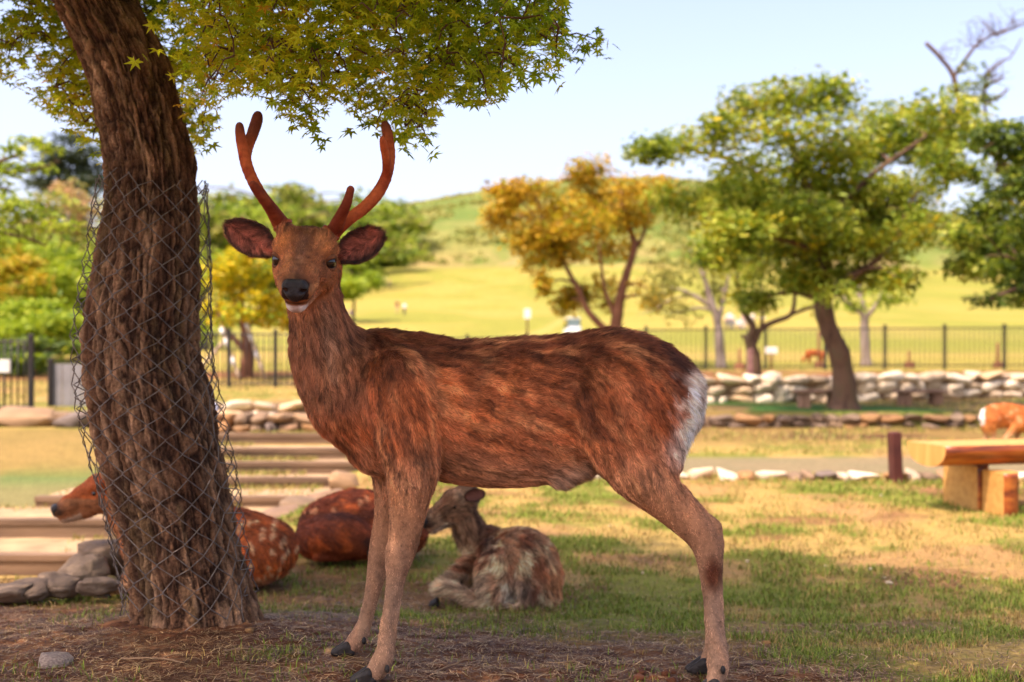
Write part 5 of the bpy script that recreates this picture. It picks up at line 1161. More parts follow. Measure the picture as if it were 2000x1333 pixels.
# tree at the right edge, its limb reaching into view
YR = 14.2
tree('broadleaf_tree', 'dense dark-green tree with a limb reaching in above the yearling', [(2120, 880, YR), (2110, 700, YR), (2090, 560, YR), (2060, 450, YR), (2010, 380, YR), (1950, 330, YR)], [26, 22, 18, 15, 12, 8], [(u_+gr.normal(0, 5), v_, YR+gr.uniform(-1.2, 1.2), ru, rv) for (u_, v_, ru, rv) in ((1960, 270, 50, 32), (2010, 300, 60, 36), (1990, 370, 60, 36), (1930, 410, 50, 32), (1990, 440, 60, 36), (1950, 480, 60, 34), (1900, 520, 40, 22), (1980, 530, 55, 30), (1990, 580, 50, 18), (1930, 585, 30, 14), (2060, 330, 70, 50), (2060, 450, 70, 50), (2060, 560, 70, 40), (1880, 460, 30, 24), (2130, 400, 70, 80), (2150, 520, 70, 70))], 17000, .10, [('cherry', .6), ('dkgreen', .4)], 'bark_dark',
     [([(2090, 560, YR), (2030, 520, YR), (1960, 500, YR)], 9, 3)], seed=8, base_z=-.2)
# pruned tree with bare twigs standing above
YB = 21.0
bt = tree('pruned_tree', 'tall pruned tree with cut dark limbs and bare twigs against the sky', [(2230, 760, YB), (2190, 600, YB), (2090, 440, YB), (1970, 330, YB), (1885, 235, YB), (1862, 150, YB), (1835, 112, YB), (1808, 84, YB)], [17, 15, 12, 8, 5, 4.5, 4.2, 3.6], [(1890, 130, YB, 22, 10), (1905, 165, YB, 26, 14), (1870, 170, YB, 18, 14), (1920, 150, YB, 16, 12), (1900, 195, YB, 24, 14), (1955, 90, YB, 10, 6), (1930, 190, YB, 18, 10)], 520, .10, 'cherry', 'bark_dark',
     [([(1862, 150, YB), (1885, 118, YB), (1910, 86, YB), (1945, 66, YB), (1985, 52, YB), (2020, 40, YB)], 4, 1.2), ([(1960, 320, YB), (1925, 220, YB), (1928, 150, YB), (1950, 125, YB), (1975, 110, YB), (1995, 75, YB)], 3.5, 1), ([(1922, 205, YB), (1950, 190, YB), (1968, 175, YB)], 3, 2.4), ([(1926, 170, YB), (1945, 158, YB), (1960, 150, YB)], 3, 2.4)], seed=9, twigs=5, base_z=gz(*W(2230, 760, YB)[:2]))
tw_ = MB(); r_ = np.random.default_rng(10); o0 = np.array(bt.location)
for _ in range(60):
    s_ = r_.choice(5); a_ = [(1910, 86), (1945, 66), (1985, 52), (1928, 150), (1835, 112)][s_]; ang = r_.uniform(-2.9, -.1) if s_ < 3 else r_.uniform(-1.6, .4); L = r_.uniform(25, 70)
    p0 = W(a_[0]+r_.normal(0, 8), a_[1]+r_.normal(0, 4), YB); e = W(a_[0]+math.cos(ang)*L, a_[1]+math.sin(ang)*L*.7, YB+r_.normal(0, .5)); m_ = (p0+e)/2+r_.normal(0, .1, 3); tw_.tube(spline([p0, m_, e+r_.normal(0, .05, 3)], 7)-o0, np.linspace(.009, .003, 7), 4, False)
tag(tw_.build('twig', MAT['bark_dark'], bt), kind='stuff')
# left: prop-supported young tree
YL = 21.0
lt = tree('propped_tree', 'yellow-green young tree held up by white-wrapped wooden props', [(478, 765, YL), (480, 720, YL), (485, 690, YL), (478, 640, YL), (470, 590, YL), (480, 540, YL)], [17, 14, 12, 9, 6, 3], [(u_, v_, YL+gr.uniform(-.9, .9), ru, rv) for (u_, v_, ru, rv) in ((470, 505, 40, 18), (430, 530, 36, 16), (500, 540, 40, 18), (450, 560, 40, 18), (515, 580, 34, 18), (420, 600, 30, 14), (470, 610, 44, 16), (520, 620, 34, 14), (540, 600, 26, 18), (440, 630, 30, 12), (560, 620, 24, 20), (490, 480, 34, 16))], 3600, .12, [('ylime', .8), ('lime', .2)], 'bark_red',
     [([(484, 690, YL), (440, 640, YL), (420, 590, YL)], 7, 2), ([(480, 650, YL), (510, 600, YL), (520, 560, YL)], 6, 2), ([(478, 640, YL), (455, 580, YL), (440, 540, YL)], 5, 2)], seed=11, base_z=gz(*W(478, 765, YL)[:2]))
MAT['prop'] = mat_noise('prop_pole', lin(150, 124, 96), lin(190, 170, 144), 6, .8, .2, 40)
for (a_, b_, lab) in (((432, 640), (462, 725), 'white-banded prop pole leaning on the near side of the propped tree'), ((482, 632), (508, 712), 'white-banded prop pole leaning away from the road side of the propped tree'), ((452, 650), (405, 705), 'plain brown prop pole slanting low under the propped tree')):
    p1, p0 = W(*a_, YL-.35), W(*b_, YL-.6); p0b = p0.copy(); p0b[2] = min(p0[2], gz(p0[0], p0[1])+.55); t = empty('prop_pole', p0, lab, 'pole', 'props under the young tree')
    ext = p0+(p0-p1)*((p0[2]-gz(p0[0], p0[1]))/max(p1[2]-p0[2], .05)); mb = MB(); mb.tube(np.array([ext, p0, (p0+p1)/2, p1])-p0, .035, 8); mb.build('pole', MAT['prop'], t)
    if 'white' in lab:
        for f_ in (.12, .55, .8): mb = MB(); q_ = p0+(p1-p0)*f_; mb.tube(np.array([q_, q_+(p1-p0)*.18])-p0, .042, 8); mb.build('band', MAT['white_paint'], t)
# left woods
def bushy(name, label, u_, vtop, vbase, Y_, w, mats, n, size, seed, bark='bark_dark', group='trees of the left woods', cat='tree', trunk_px=8):
    r = np.random.default_rng(seed); cl = []; h = vbase-vtop
    for i in range(16):
        a_ = r.uniform(0, 6.28); q = r.random()**.5; cl.append((u_+math.cos(a_)*q*w*.42, vtop+h*(.20+.62*r.random()), Y_+r.uniform(-.05, .05)*Y_, w*.20, h*.11))
    cl.append((u_, vtop+h*.12, Y_, w*.18, h*.09))
    zb = gz(*W(u_, vbase, Y_)[:2]); return tree(name, label, [(u_, vbase, Y_), (u_+w*.02, vbase-h*.35, Y_), (u_-w*.03, vbase-h*.7, Y_)], [trunk_px, trunk_px*.7, trunk_px*.3], cl, n, size, mats, bark, seed=seed, twigs=1, group=group, cat=cat, base_z=zb)
bushy('broadleaf_tree', 'tall bright green tree rising above the dark undergrowth by the gate', 40, 440, 720, 30, 260, 'lime', 6500, .22, 41)
bushy('broadleaf_tree', 'round lime-green tree close behind the leaning trunk', 160, 480, 720, 33, 220, [('lime', .7), ('cherry', .3)], 5000, .24, 42)
bushy('shrub', 'broad low light-green shrub spreading above the dark fence', 70, 580, 715, 26, 300, 'lime', 5000, .18, 43, cat='shrub', group=None, trunk_px=5)
bushy('shrub', 'golden-yellow shrub glowing among the green woods', 30, 475, 600, 28, 120, [('orange', .8), ('lime', .2)], 2200, .17, 44, cat='shrub', group=None, trunk_px=4)
bushy('broadleaf_tree', 'olive-green tree crown behind the golden shrub', 100, 370, 640, 42, 280, [('cherry', .6), ('sparse', .4)], 5000, .32, 45)
bushy('broadleaf_tree', 'plumed tree with pinkish blossom heads on the woods edge', 130, 345, 560, 55, 170, [('pinkish', .6), ('sparse', .4)], 2600, .40, 46, group=None)
bushy('broadleaf_tree', 'dark undergrowth tree behind the iron fence by the gate', 60, 655, 740, 22.0, 220, [('dkgreen', .8), ('lime', .2)], 2600, .16, 47, group=None, trunk_px=5)
bushy('broadleaf_tree', 'green tree seen just right of the wire-wrapped trunk', 400, 470, 700, 48, 150, [('lime', .6), ('sparse', .4)], 2600, .36, 48)
YPn = 60.
tree('pine_tree', 'dark blue-green pine standing above the woods', [(140, 560, YPn), (142, 440, YPn), (138, 340, YPn), (140, 262, YPn)], [7, 5, 3, 1.5], [(u_, v_, YPn+gr.uniform(-2, 2), ru, rv) for (u_, v_, ru, rv) in ((140, 270, 30, 8), (110, 290, 32, 8), (170, 295, 30, 8), (130, 310, 46, 8), (180, 325, 34, 9), (95, 325, 30, 9), (140, 340, 56, 10), (180, 355, 40, 10), (100, 360, 40, 10), (150, 375, 60, 10))], 3600, .42, 'pine', 'bark_dark', seed=49, shape=.3, twigs=1, base_z=gz(*W(140, 560, YPn)[:2]))
YF = 12.5     # leafy branch reaching in from a tree beyond the left edge
tree('beech_tree', 'loose-leaved tree whose long branch reaches in from the woods side', [(-150, 830, YF), (-140, 640, YF), (-120, 480, YF), (-90, 380, YF), (-30, 330, YF), (40, 300, YF)], [22, 18, 14, 9, 6, 3], [(u_, v_, YF+gr.uniform(-.6, .6), ru, rv) for (u_, v_, ru, rv) in ((20, 290, 26, 12), (60, 272, 26, 10), (95, 290, 24, 10), (10, 330, 30, 14), (60, 325, 36, 8), (110, 315, 30, 8), (20, 400, 36, 20), (60, 420, 40, 16), (20, 450, 40, 16), (110, 440, 36, 12), (-20, 480, 40, 20), (-80, 400, 60, 60), (-90, 300, 60, 50), (5, 370, 22, 14))], 2800, .09, [('cherry', .5), ('lime', .5)], 'bark_dark',
     [([(-120, 480, YF), (-40, 455, YF), (40, 462, YF), (90, 480, YF)], 6, 2), ([(-30, 330, YF), (40, 335, YF), (110, 320, YF)], 4, 1.5)], seed=50, base_z=0.0)
# hill woods behind the stag's head: individual round trees, three builds copied
wood_rng = np.random.default_rng(60); protos = []
def copy_tree(o, loc, rz, s, label=None):
    c = o.copy(); C.objects.link(c); c.location = loc; c.rotation_euler = (0, 0, rz); c.scale = (s, s, s)
    if label: c['label'] = label
    for ch in o.children:
        k = ch.copy(); C.objects.link(k); k.parent = c
    return c
spots_ = [(u_, v_) for u_, v_ in ((410, 400), (445, 385), (470, 395), (430, 440), (500, 372), (530, 364), (560, 362), (590, 370), (615, 388), (645, 402), (675, 408), (520, 410), (560, 405), (600, 425), (640, 435), (690, 428), (480, 430), (540, 450), (590, 460), (460, 470), (510, 480), (650, 470), (420, 480), (385, 420), (350, 410), (310, 430), (250, 430), (220, 440))]
for i, (u_, v_) in enumerate(spots_):
    Yw = 285+(v_ < 430)*45+(v_ < 395)*55+wood_rng.uniform(-15, 15); p = W(u_, v_, Yw); g_ = gz(p[0], p[1]); h = np.clip(p[2]-g_, 7, 26)
    if len(protos) < 3:
        t = bushy('broadleaf_tree', ['deep green round tree in the distant woods on the slope', 'pale grey-green round tree in the distant woods on the slope', 'lime-tinted round tree in the distant woods on the slope'][len(protos)], 1000, 582, 642, 100, 95, [[('dkgreen', .3), ('cherry', .7)], [('cherry', .5), ('sparse', .5)], [('lime', .5), ('cherry', .5)]][len(protos)], 2600, .36, 61+len(protos), group='distant woods on the slope', trunk_px=4)
        protos.append((t, 60*100/F)); tt = t; tt.location = (p[0], p[1], p[2]-h if p[2]-h > g_ else g_); s = h/(60*100/F); tt.scale = (s, s, s); continue
    pr_, ph = protos[i % 3]; s = h/ph  # each copy keeps the label of its build
    copy_tree(pr_, (p[0], p[1], max(g_, p[2]-h)), wood_rng.uniform(0, 6.28), s*wood_rng.uniform(.9, 1.15))
bushy('broadleaf_tree', 'rounded bright green bush-like tree at the lawn edge behind the stag neck', 690, 505, 595, 120, 105, [('lime', .8), ('cherry', .2)], 2600, .7, 71, group=None, trunk_px=3)
# scrub on the hillside: beyond counting
sm = MB(); r_ = np.random.default_rng(72); n = 5200; yy = r_.uniform(340, 690, n); xx = r_.uniform(-.62, .62, n)*yy
keep = fbm(np.c_[xx/30, yy/45], 3, 73) > .42+.06*((yy-340)/350); xx, yy = xx[keep], yy[keep]; zz = ground_z(xx, yy); sz = r_.uniform(.8, 2.6, len(xx))*(1+.5*(yy < 380))
leaves(sm, np.c_[xx, yy, zz+sz*.35], np.c_[sz, sz, sz*.6], 60000, 1.5, r_, .8); tag(sm.build('hillside_scrub', MAT['sparse'], None, False), 'low green scrub covering the upper hillside', None, None, 'stuff')
# ------------------------------------------------------------------ the other deer
def deer(label, P_, res, colf, nfur, flen, head=None, ears=(), hooves=(), eye=True, group=None, lift=.35, rad=.0006, seed=1, name='deer', cj=.25, base=None):
    """one continuous body from blended limbs, coat, eyes, nose, ears and hooves as its parts"""
    t = empty(name, (0, 0, 0) if base is None else base, label, 'deer', group); o0 = np.array(t.location)
    HOx = HRx = None
    if head is not None:
        HOx, fwx, upx, s = head; fwx = nrm(fwx); sdx = nrm(np.cross(fwx, upx)); upx = np.cross(sdx, fwx); HRx = np.stack([fwx, sdx, upx], 1)
        hp_, hg_ = head_prims(HOx, HRx, s, .015); P_ = P_+hp_
    V_, Q_ = solid(P_, res, 2); N_ = vnormals(V_, Q_); V_ = V_+N_*(.006*(fbm(V_*11, 3, seed)-.5))[:, None]; N_ = vnormals(V_, Q_)
    col_ = np.clip(colf(V_, HOx, HRx)*(1.3 if name == 'young_deer' else 1.1), 0, .85)
    if head is not None:
        q_ = (V_-HOx)@HRx/head[3]; col_ = mixc(col_, L3(52, 34, 26), .85*np.exp(-((q_[:, 0]-.20)/.022)**2)*(np.abs(q_[:, 1]) < .06)*(np.abs(q_[:, 2]) < .07)*(q_[:, 2] > -.03))
        col_ = mixc(col_, L3(190, 168, 140), .6*(q_[:, 0] > .12)*(q_[:, 0] < .24)*(q_[:, 2] < -.052)*(np.abs(q_[:, 1]) < .05))
    link('body', mesh_np('body', V_-o0, Q_, MAT['skin'], True, {'col': col_*.85}), t)
    d_ = comb(P_, V_, N_, .02); ln_ = np.full(len(V_), flen)
    if head is not None: ln_ = np.where((q_[:, 0] > -.03) & (np.abs(q_[:, 1]) < .1) & (np.abs(q_[:, 2]) < .1), flen*.5, ln_)
    if nfur: fur('coat', t, V_-o0, Q_, N_, col_*1.1, d_, ln_, nfur, MAT['fur'], lift, rad, .45, seed+5, cjit=cj)
    if head is not None:
        s = head[3]
        for q in (-1, 1):
            if eye: ball('eye', hg_(.040, q*.0575, .007)-o0, .0160*s, MAT['eye'], t, sub=2)
        np_ = [Prim(hg_(.205, -.013, 0), hg_(.205, .013, 0), .019*s, .019*s, .01*s), Prim(hg_(.208, -.006, -.02), hg_(.208, .006, -.02), .016*s, .016*s, .01*s)]
        a_, b_ = solid(np_, .004*max(s, .8), 1); link('nose', mesh_np('nose', a_-o0, b_, MAT['nose']), t)
    for (b_, tp_, fc_, w_, ci, ce, co) in ears:
        ev, ef, en, eq, et, eax, efc = ear_mesh(np.asarray(b_)-o0, np.asarray(tp_)-o0, None, fc_, w_, .45, 11, 9); inn_ = np.arange(len(ev)) < en
        cc = np.where(inn_[:, None], ci+(ce-ci)*np.clip(np.abs(eq)**3+.6*(et > .85), 0, 1)[:, None], co); link('ear', mesh_np('ear', ev, ef, MAT['skin'], True, {'col': cc}), t)
    for (p_, an, s_) in hooves: hoof_mesh('hoof', np.asarray(p_)-o0, an, t, s_)
    return t
def spots(V_, fx_, fz_, seed, thr=.30):
    d1, d2, idv = worley(np.c_[V_[:, 0]*fx_+V_[:, 1]*4, V_[:, 2]*fz_-V_[:, 1]*3], seed); return sstep(thr, thr*.55, d1)*(idv > .25)
X_ = (-1, 0, -.3)
# (a) spotted deer resting behind the trunk
Ya = 4.9
Pa = chain([(300, 1060, Ya, 60), (380, 1058, Ya, 70), (460, 1065, Ya, 71), (520, 1074, Ya, 61)], .03, (1, 0, -.3), 'body', Yl, .85)
Pa += chain([(515, 1090, Ya-.12, 46), (470, 1105, Ya-.16, 38), (430, 1120, Ya-.18, 22)], .04, (.4, 0, -1), 'body')
Pa += chain([(300, 1050, Ya, 52), (262, 1015, Ya-.02, 42), (232, 980, Ya-.03, 37), (215, 962, Ya-.03, 34)], .03, (.4, 0, -1), 'neck')
Pa += chain([(300, 1105, Ya-.12, 30), (255, 1135, Ya-.2, 17), (300, 1147, Ya-.25, 12), (245, 1150, Ya-.28, 9), (222, 1152, Ya-.28, 9)], .012, (-1, 0, -.1), 'leg')
def col_a(V_, HO_, HR_):
    u_, v_ = uv_of(V_); n_ = fbm(V_*16, 3, 3); c = mixc(np.tile(L3(150, 74, 34), (len(V_), 1)), L3(182, 92, 38), sstep(.42, .6, n_)); c = mixc(c, L3(92, 48, 28), .7*(1-sstep(1010, 1030, v_))*(u_ > 300)*0.6)
    c = mixc(c, L3(222, 172, 124), .85*spots(V_, 32, 21, 4, .32)*(u_ > 300)*(v_ > 1015)); c = mixc(c, L3(148, 100, 66), .8*(u_ < 260)*(v_ > 975)); c = mixc(c, L3(160, 128, 98), .6*sstep(1120, 1140, v_)); return c
hx, hy, _ = W(205, 1158, Ya-.30)
deer('spotted red-brown deer resting behind the wire-wrapped trunk', Pa, .008, col_a, 60000, .02, (W(204, 957, Ya-.03), W(118, 990, Ya-.10)-W(204, 957, Ya-.03), (0, 0, 1), 1.02), [(W(228, 945, Ya-.08), W(275, 905, Ya-.02), (-.4, -1, .2), .045, L3(140, 92, 74), L3(60, 40, 32), L3(110, 70, 46)), (W(228, 945, Ya+.05), W(270, 900, Ya+.12), (-.6, .6, .2), .045, L3(140, 92, 74), L3(60, 40, 32), L3(110, 70, 46))], [((W(205, 1158, Ya-.28)[0], Ya-.28, gz(W(205, 1158, Ya-.28)[0], Ya-.28)), math.radians(182), .9)], group='deer resting on the grass', seed=21, name='doe')
# (b) brown deer curled up beyond the forelegs
Yb = 5.5
Pb = chain([(632, 1030, Yb+.12, 50), (690, 1016, Yb+.15, 60), (750, 1026, Yb+.12, 56), (790, 1042, Yb+.05, 44)], .03, (1, 0, -.3), 'body')
Pb += chain([(618, 1052, Yb-.10, 41), (670, 1048, Yb-.16, 44), (725, 1064, Yb-.15, 30)], .015, (.8, 0, -.6), 'body')
Pb += chain([(785, 1030, Yb, 36), (812, 1010, Yb-.05, 28), (800, 1030, Yb-.14, 24)], .02, (.1, 0, -1), 'neck')
Pb += chain([(720, 1070, Yb-.15, 18), (660, 1086, Yb-.2, 11), (620, 1088, Yb-.2, 8)], .012, (-1, 0, 0), 'leg')
def col_b(V_, HO_, HR_):
    u_, v_ = uv_of(V_); n_ = fbm(V_*14, 3, 5); c = mixc(np.tile(L3(118, 56, 30), (len(V_), 1)), L3(168, 82, 38), sstep(.46, .66, n_)); c = mixc(c, L3(70, 36, 24), .75*np.exp(-((v_-(1010+(u_-600)*-.02))/10)**2)*(V_[:, 1] < Yb+.1)); c = mixc(c, L3(206, 150, 106), .6*spots(V_, 22, 16, 9, .28)*(v_ < 1004)); return c  # dark streak paints the shade in the fold between haunch and back
deer('dark rusty deer curled up beyond the stag forelegs', Pb, .008, col_b, 45000, .022, (W(798, 1036, Yb-.16), (-.8, -.35, -.45), (0, 0, 1), 1.0), [(W(806, 1018, Yb-.2), W(836, 1000, Yb-.18), (.1, -1, .2), .04, L3(140, 92, 74), L3(60, 40, 32), L3(110, 70, 46))], [], group='deer resting on the grass', seed=22, name='doe')
# (c) scruffy young deer lying with its back to us
Yc = 4.42
Pc = chain([(1020, 1112, Yc, 66), (1012, 1100, Yc+.10, 64), (985, 1092, Yc+.25, 52), (958, 1082, Yc+.36, 44)], .03, (.5, -.6, -.6), 'body')
Pc += chain([(1052, 1140, Yc-.02, 44), (1058, 1158, Yc-.03, 34)], .04, (.4, -.3, -1), 'body')
Pc += chain([(975, 1120, Yc-.04, 44), (968, 1150, Yc-.10, 30)], .04, (-.2, -.3, -1), 'body')
Pc += chain([(958, 1078, Yc+.36, 40), (926, 1052, Yc+.36, 31), (908, 1016, Yc+.33, 26), (898, 988, Yc+.32, 25)], .025, (.3, 0, -1), 'neck')
Pc += chain([(930, 1108, Yc+.25, 28), (895, 1128, Yc+.12, 17), (868, 1142, Yc+.04, 12), (858, 1148, Yc+.02, 10)], .014, (-1, 0, -.3), 'leg')
Pc += chain([(958, 1140, Yc-.10, 24), (953, 1180, Yc-.13, 13), (930, 1178, Yc-.12, 9), (892, 1153, Yc-.06, 8.5), (868, 1149, Yc-.04, 9), (856, 1154, Yc-.04, 7)], .012, (-.8, 0, -.3), 'leg')
Pc += chain([(1000, 1180, Yc-.10, 14), (980, 1190, Yc-.14, 8), (1010, 1188, Yc-.16, 7)], .012, (-.5, 0, -.5), 'leg')
Pc += chain([(1030, 1150, Yc-.13, 20), (1025, 1175, Yc-.15, 12)], .02, (0, 0, -1), 'tail')
def col_c(V_, HO_, HR_):
    u_, v_ = uv_of(V_); n_ = fbm(V_*22, 3, 6); m_ = fbm(V_*np.array([20, 20, 9]), 3, 8); c = mixc(np.tile(L3(150, 112, 82), (len(V_), 1)), L3(200, 166, 128), sstep(.44, .6, n_)); c = mixc(c, L3(124, 70, 44), .8*sstep(.52, .64, m_)); c = mixc(c, L3(176, 112, 66), .6*sstep(1050, 1085, u_))
    c = mixc(c, L3(60, 50, 46), .8*np.exp(-(((u_-1028)/14)**2+((v_-1150)/26)**2))); c = mixc(c, L3(216, 200, 180), .7*np.exp(-(((u_-1000)/16)**2+((v_-1160)/24)**2))); c = mixc(c, L3(110, 78, 54), .7*(v_ < 1060)*(u_ < 940)); c = mixc(c, L3(74, 44, 30), .7*(v_ < 1080)*(u_ > 920+(v_-990)*.25)*(u_ < 970)); c = mixc(c, L3(166, 142, 116), .7*(u_ < 960)*(v_ > 1120)); return c
ec = (L3(118, 76, 64), L3(36, 26, 24), L3(84, 58, 44))
deer('scruffy grey-brown young deer lying with its rump towards the viewer', Pc, .0065, col_c, 70000, .032, (W(893, 982, Yc+.32), W(836, 1016, Yc+.26)-W(893, 982, Yc+.32), (0, 0, 1), .80), [(W(908, 972, Yc+.27), W(948, 962, Yc+.24), (.0, -1, -.2), .032, *ec), (W(906, 970, Yc+.37), W(932, 958, Yc+.46), (.3, .7, .1), .030, *ec)],
     [((W(852, 1150, Yc+.02)[0], Yc+.02, gz(W(852, 1150, Yc)[0], Yc)), math.radians(180), .55), ((W(850, 1156, Yc-.04)[0], Yc-.04, gz(W(850, 1156, Yc)[0], Yc-.04)), math.radians(182), .55)], group='deer resting on the grass', lift=.6, seed=23, cj=.4, name='young_deer')
# (d) yearling walking beyond the log bench
Yd = 12.0
def legs(pts_list, hd=DOWN): 
    out = []
    for pts in pts_list: out += chain(pts, .012, hd, 'leg')
    return out
Pd = chain([(1938, 815, Yd, 22), (1962, 812, Yd, 24), (1995, 818, Yd, 25), (2030, 824, Yd, 23), (2050, 830, Yd, 20)], .03, BACK, 'body', Yl, 1.2)
Pd += chain([(2050, 828, Yd, 17), (2072, 842, Yd, 12), (2086, 856, Yd, 10)], .02, (-1, 0, 0), 'neck')
Pd += legs([[(1936, 822, Yd-.07, 18), (1934, 838, Yd-.07, 10), (1941, 848, Yd-.07, 5.5), (1937, 866, Yd-.07, 3.4), (1935, 871, Yd-.07, 3.2)], [(1934, 822, Yd+.07, 17), (1926, 838, Yd+.07, 9), (1928, 850, Yd+.07, 5), (1921, 866, Yd+.07, 3.4), (1919, 870, Yd+.07, 3.2)],
            [(1992, 826, Yd-.08, 14), (1980, 838, Yd-.08, 8), (1968, 852, Yd-.08, 5), (1954, 868, Yd-.08, 3.2), (1950, 871, Yd-.08, 3.2)], [(2002, 828, Yd+.08, 13), (1990, 842, Yd+.08, 7), (1985, 856, Yd+.08, 4), (1987, 868, Yd+.08, 3.2), (1985, 871, Yd+.08, 3)]])
Pd += chain([(1922, 803, Yd, 5), (1917, 818, Yd, 5)], .01, DOWN, 'tail')
def col_d(V_, HO_, HR_):
    u_, v_ = uv_of(V_); c = mixc(np.tile(L3(164, 92, 42), (len(V_), 1)), L3(186, 118, 62), sstep(820, 835, v_)); c = mixc(c, L3(190, 150, 110), .8*sstep(838, 850, v_)); c = mixc(c, L3(206, 160, 110), .6*spots(V_, 14, 14, 5, .3)*(v_ < 828)); c = mixc(c, L3(226, 216, 204), .9*(u_ < 1923)*(v_ > 798)*(v_ < 830)); return c
deer('small orange-brown yearling walking behind the log bench', Pd, .011, col_d, 16000, .018, (W(2088, 858, Yd), (.55, -.1, -.8), (.5, 0, .5), .8), [(W(2083, 852, Yd-.06), W(2068, 848, Yd-.14), (.3, -1, 0), .032, *ec)], [], rad=.0012, seed=24, name='yearling')
# (e) fawn grazing beyond the fence
Ye = 29.0
Pe = chain([(1580, 690, Ye, 6.5), (1592, 690, Ye, 7), (1606, 692, Ye, 6.5)], .03, BACK, 'body'); Pe += chain([(1580, 690, Ye, 5.5), (1573, 697, Ye, 3.2), (1570, 703, Ye, 2.8)], .02, DOWN, 'neck')
zf = VH+(HC-gz(*W(1595, 700, Ye)[:2]))*F/Ye
for (a_, dy) in ((1583, -.06), (1580, .06), (1606, -.06), (1603, .06)): Pe += chain([(a_, 694, Ye+dy, 4), (a_-1, 702, Ye+dy, 2), (a_, zf, Ye+dy, 1.4)], .01, DOWN, 'leg')
deer('tiny rusty fawn grazing on the lawn beyond the iron fence', Pe, .013, lambda V_, a, b: np.tile(L3(164, 86, 40), (len(V_), 1))*(.8+.4*fbm(V_*12, 2, 4))[:, None], 0, .01, (W(1569, 702, Ye), (-.5, -.2, -.85), (-.8, 0, .3), .42), [(W(1571, 699, Ye), W(1577, 696, Ye-.05), (0, -1, 0), .02, *ec)], [], seed=25, name='fawn')
# ------------------------------------------------------------------ people, cart and parasol far out on the lawn
def mat_obj(name, rough=.8):
    m, nt, p = new_mat(name); oi = N(nt, 'ShaderNodeObjectInfo'); nz = N(nt, 'ShaderNodeTexNoise'); nz.inputs['Scale'].default_value = 9
    mr = N(nt, 'ShaderNodeMapRange'); mr.inputs['To Min'].default_value = .8; mr.inputs['To Max'].default_value = 1.15; nt.links.new(nz.outputs[0], mr.inputs[0])
    s = N(nt, 'ShaderNodeVectorMath', operation='SCALE'); nt.links.new(oi.outputs['Color'], s.inputs[0]); nt.links.new(mr.outputs[0], s.inputs['Scale']); nt.links.new(s.outputs[0], p.inputs['Base Color']); p.inputs['Roughness'].default_value = rough; return m
MAT['cloth'] = mat_obj('cloth')
def figure(sit=False, arms=0):
    d = .30 if sit else 0
    hip = (.0, 0, .92-(.55 if sit else 0)); hz = hip[2]
    if sit: lg = [[(s*.09, 0, hz), (s*.14, -.38, hz+.16), (s*.12, -.62, .06)] for s in (-1, 1)]
    else: lg = [[(s*.09, 0, hz), (s*.10, -.03-.05*s, hz*.52), (s*.11, .05*s, .06)] for s in (-1, 1)]
    tr_ = []
    for l in lg: tr_ += [Prim(l[0], l[1], .092, .066, .03), Prim(l[1], l[2], .066, .05, .01)]
    tr_ += [Prim((-.06, 0, hz+.02), (.06, 0, hz+.02), .115, .115, .04, (0, 1, 0), 1.2)]
    sh = [Prim((0, 0, hz+.08), (0, -.02, hz+.42), .13, .15, .03, (0, 1, 0), 1.25), Prim((-.14, 0, hz+.47), (.14, 0, hz+.47), .07, .07, .06)]
    bd = [Prim((0, -.01, hz+.52), (0, -.02, hz+.60), .05, .05, .02), Prim((0, -.02, hz+.68), (0, -.02, hz+.74), .083, .092, .02), Prim((0, -.10, hz+.68), (0, -.115, hz+.685), .014, .012, .012)]
    for s in (-1, 1):
        e = (s*.27, -.02, hz+.20) if arms == 0 else (s*.26, -.14, hz+.24); h_ = (s*.27, -.08, hz-.04) if arms == 0 else (s*.10, -.26, hz+.36)
        sh += [Prim((s*.19, 0, hz+.46), e, .058, .046, .02)]; bd += [Prim(e, h_, .043, .03, .01), Prim(h_, (h_[0], h_[1]-.01, h_[2]-.10), .034, .022, .01)]
        for k in range(4): bd += [Prim((h_[0]+(k-1.5)*.016, h_[1]-.01, h_[2]-.08), (h_[0]+(k-1.5)*.018, h_[1]-.03, h_[2]-.155+.012*abs(k-1.5)), .009, .007, .004)]
        bd += [Prim((h_[0]-s*.02, h_[1]-.02, h_[2]-.03), (h_[0]-s*.045, h_[1]-.05, h_[2]-.085), .010, .008, .004)]
    hr = [Prim((0, .015, hz+.74), (0, .02, hz+.77), .094, .088, .02), Prim((0, .05, hz+.66), (0, .05, hz+.72), .07, .08, .02)]
    shoe = []
    for l in lg: f_ = l[2]; shoe += [Prim((f_[0], f_[1]+.03, .045), (f_[0]*1.15, f_[1]-.15, .035), .05, .04, .02)]
    out = {}
    for k, pr in (('body', bd), ('shirt', sh), ('trousers', tr_), ('hair', hr), ('shoe', shoe)):
        a_, b_ = solid(pr, .020, 1); out[k] = mesh_np(k, a_, b_, MAT['cloth'])
    return out
fig_stand, fig_arm, fig_sit = figure(), figure(False, 1), figure(True)
def lawn_pt(u_, v_, lo=30., hi=340.):
    ysx = np.linspace(lo, hi, 900); xs_ = (u_-1000)/F*ysx; vs = VH+(HC-ground_z(xs_, ysx))*F/ysx; i = int(np.argmin(np.abs(vs-v_))); return np.array([xs_[i], ysx[i], ground_z(xs_[i:i+1], ysx[i:i+1])[0]])
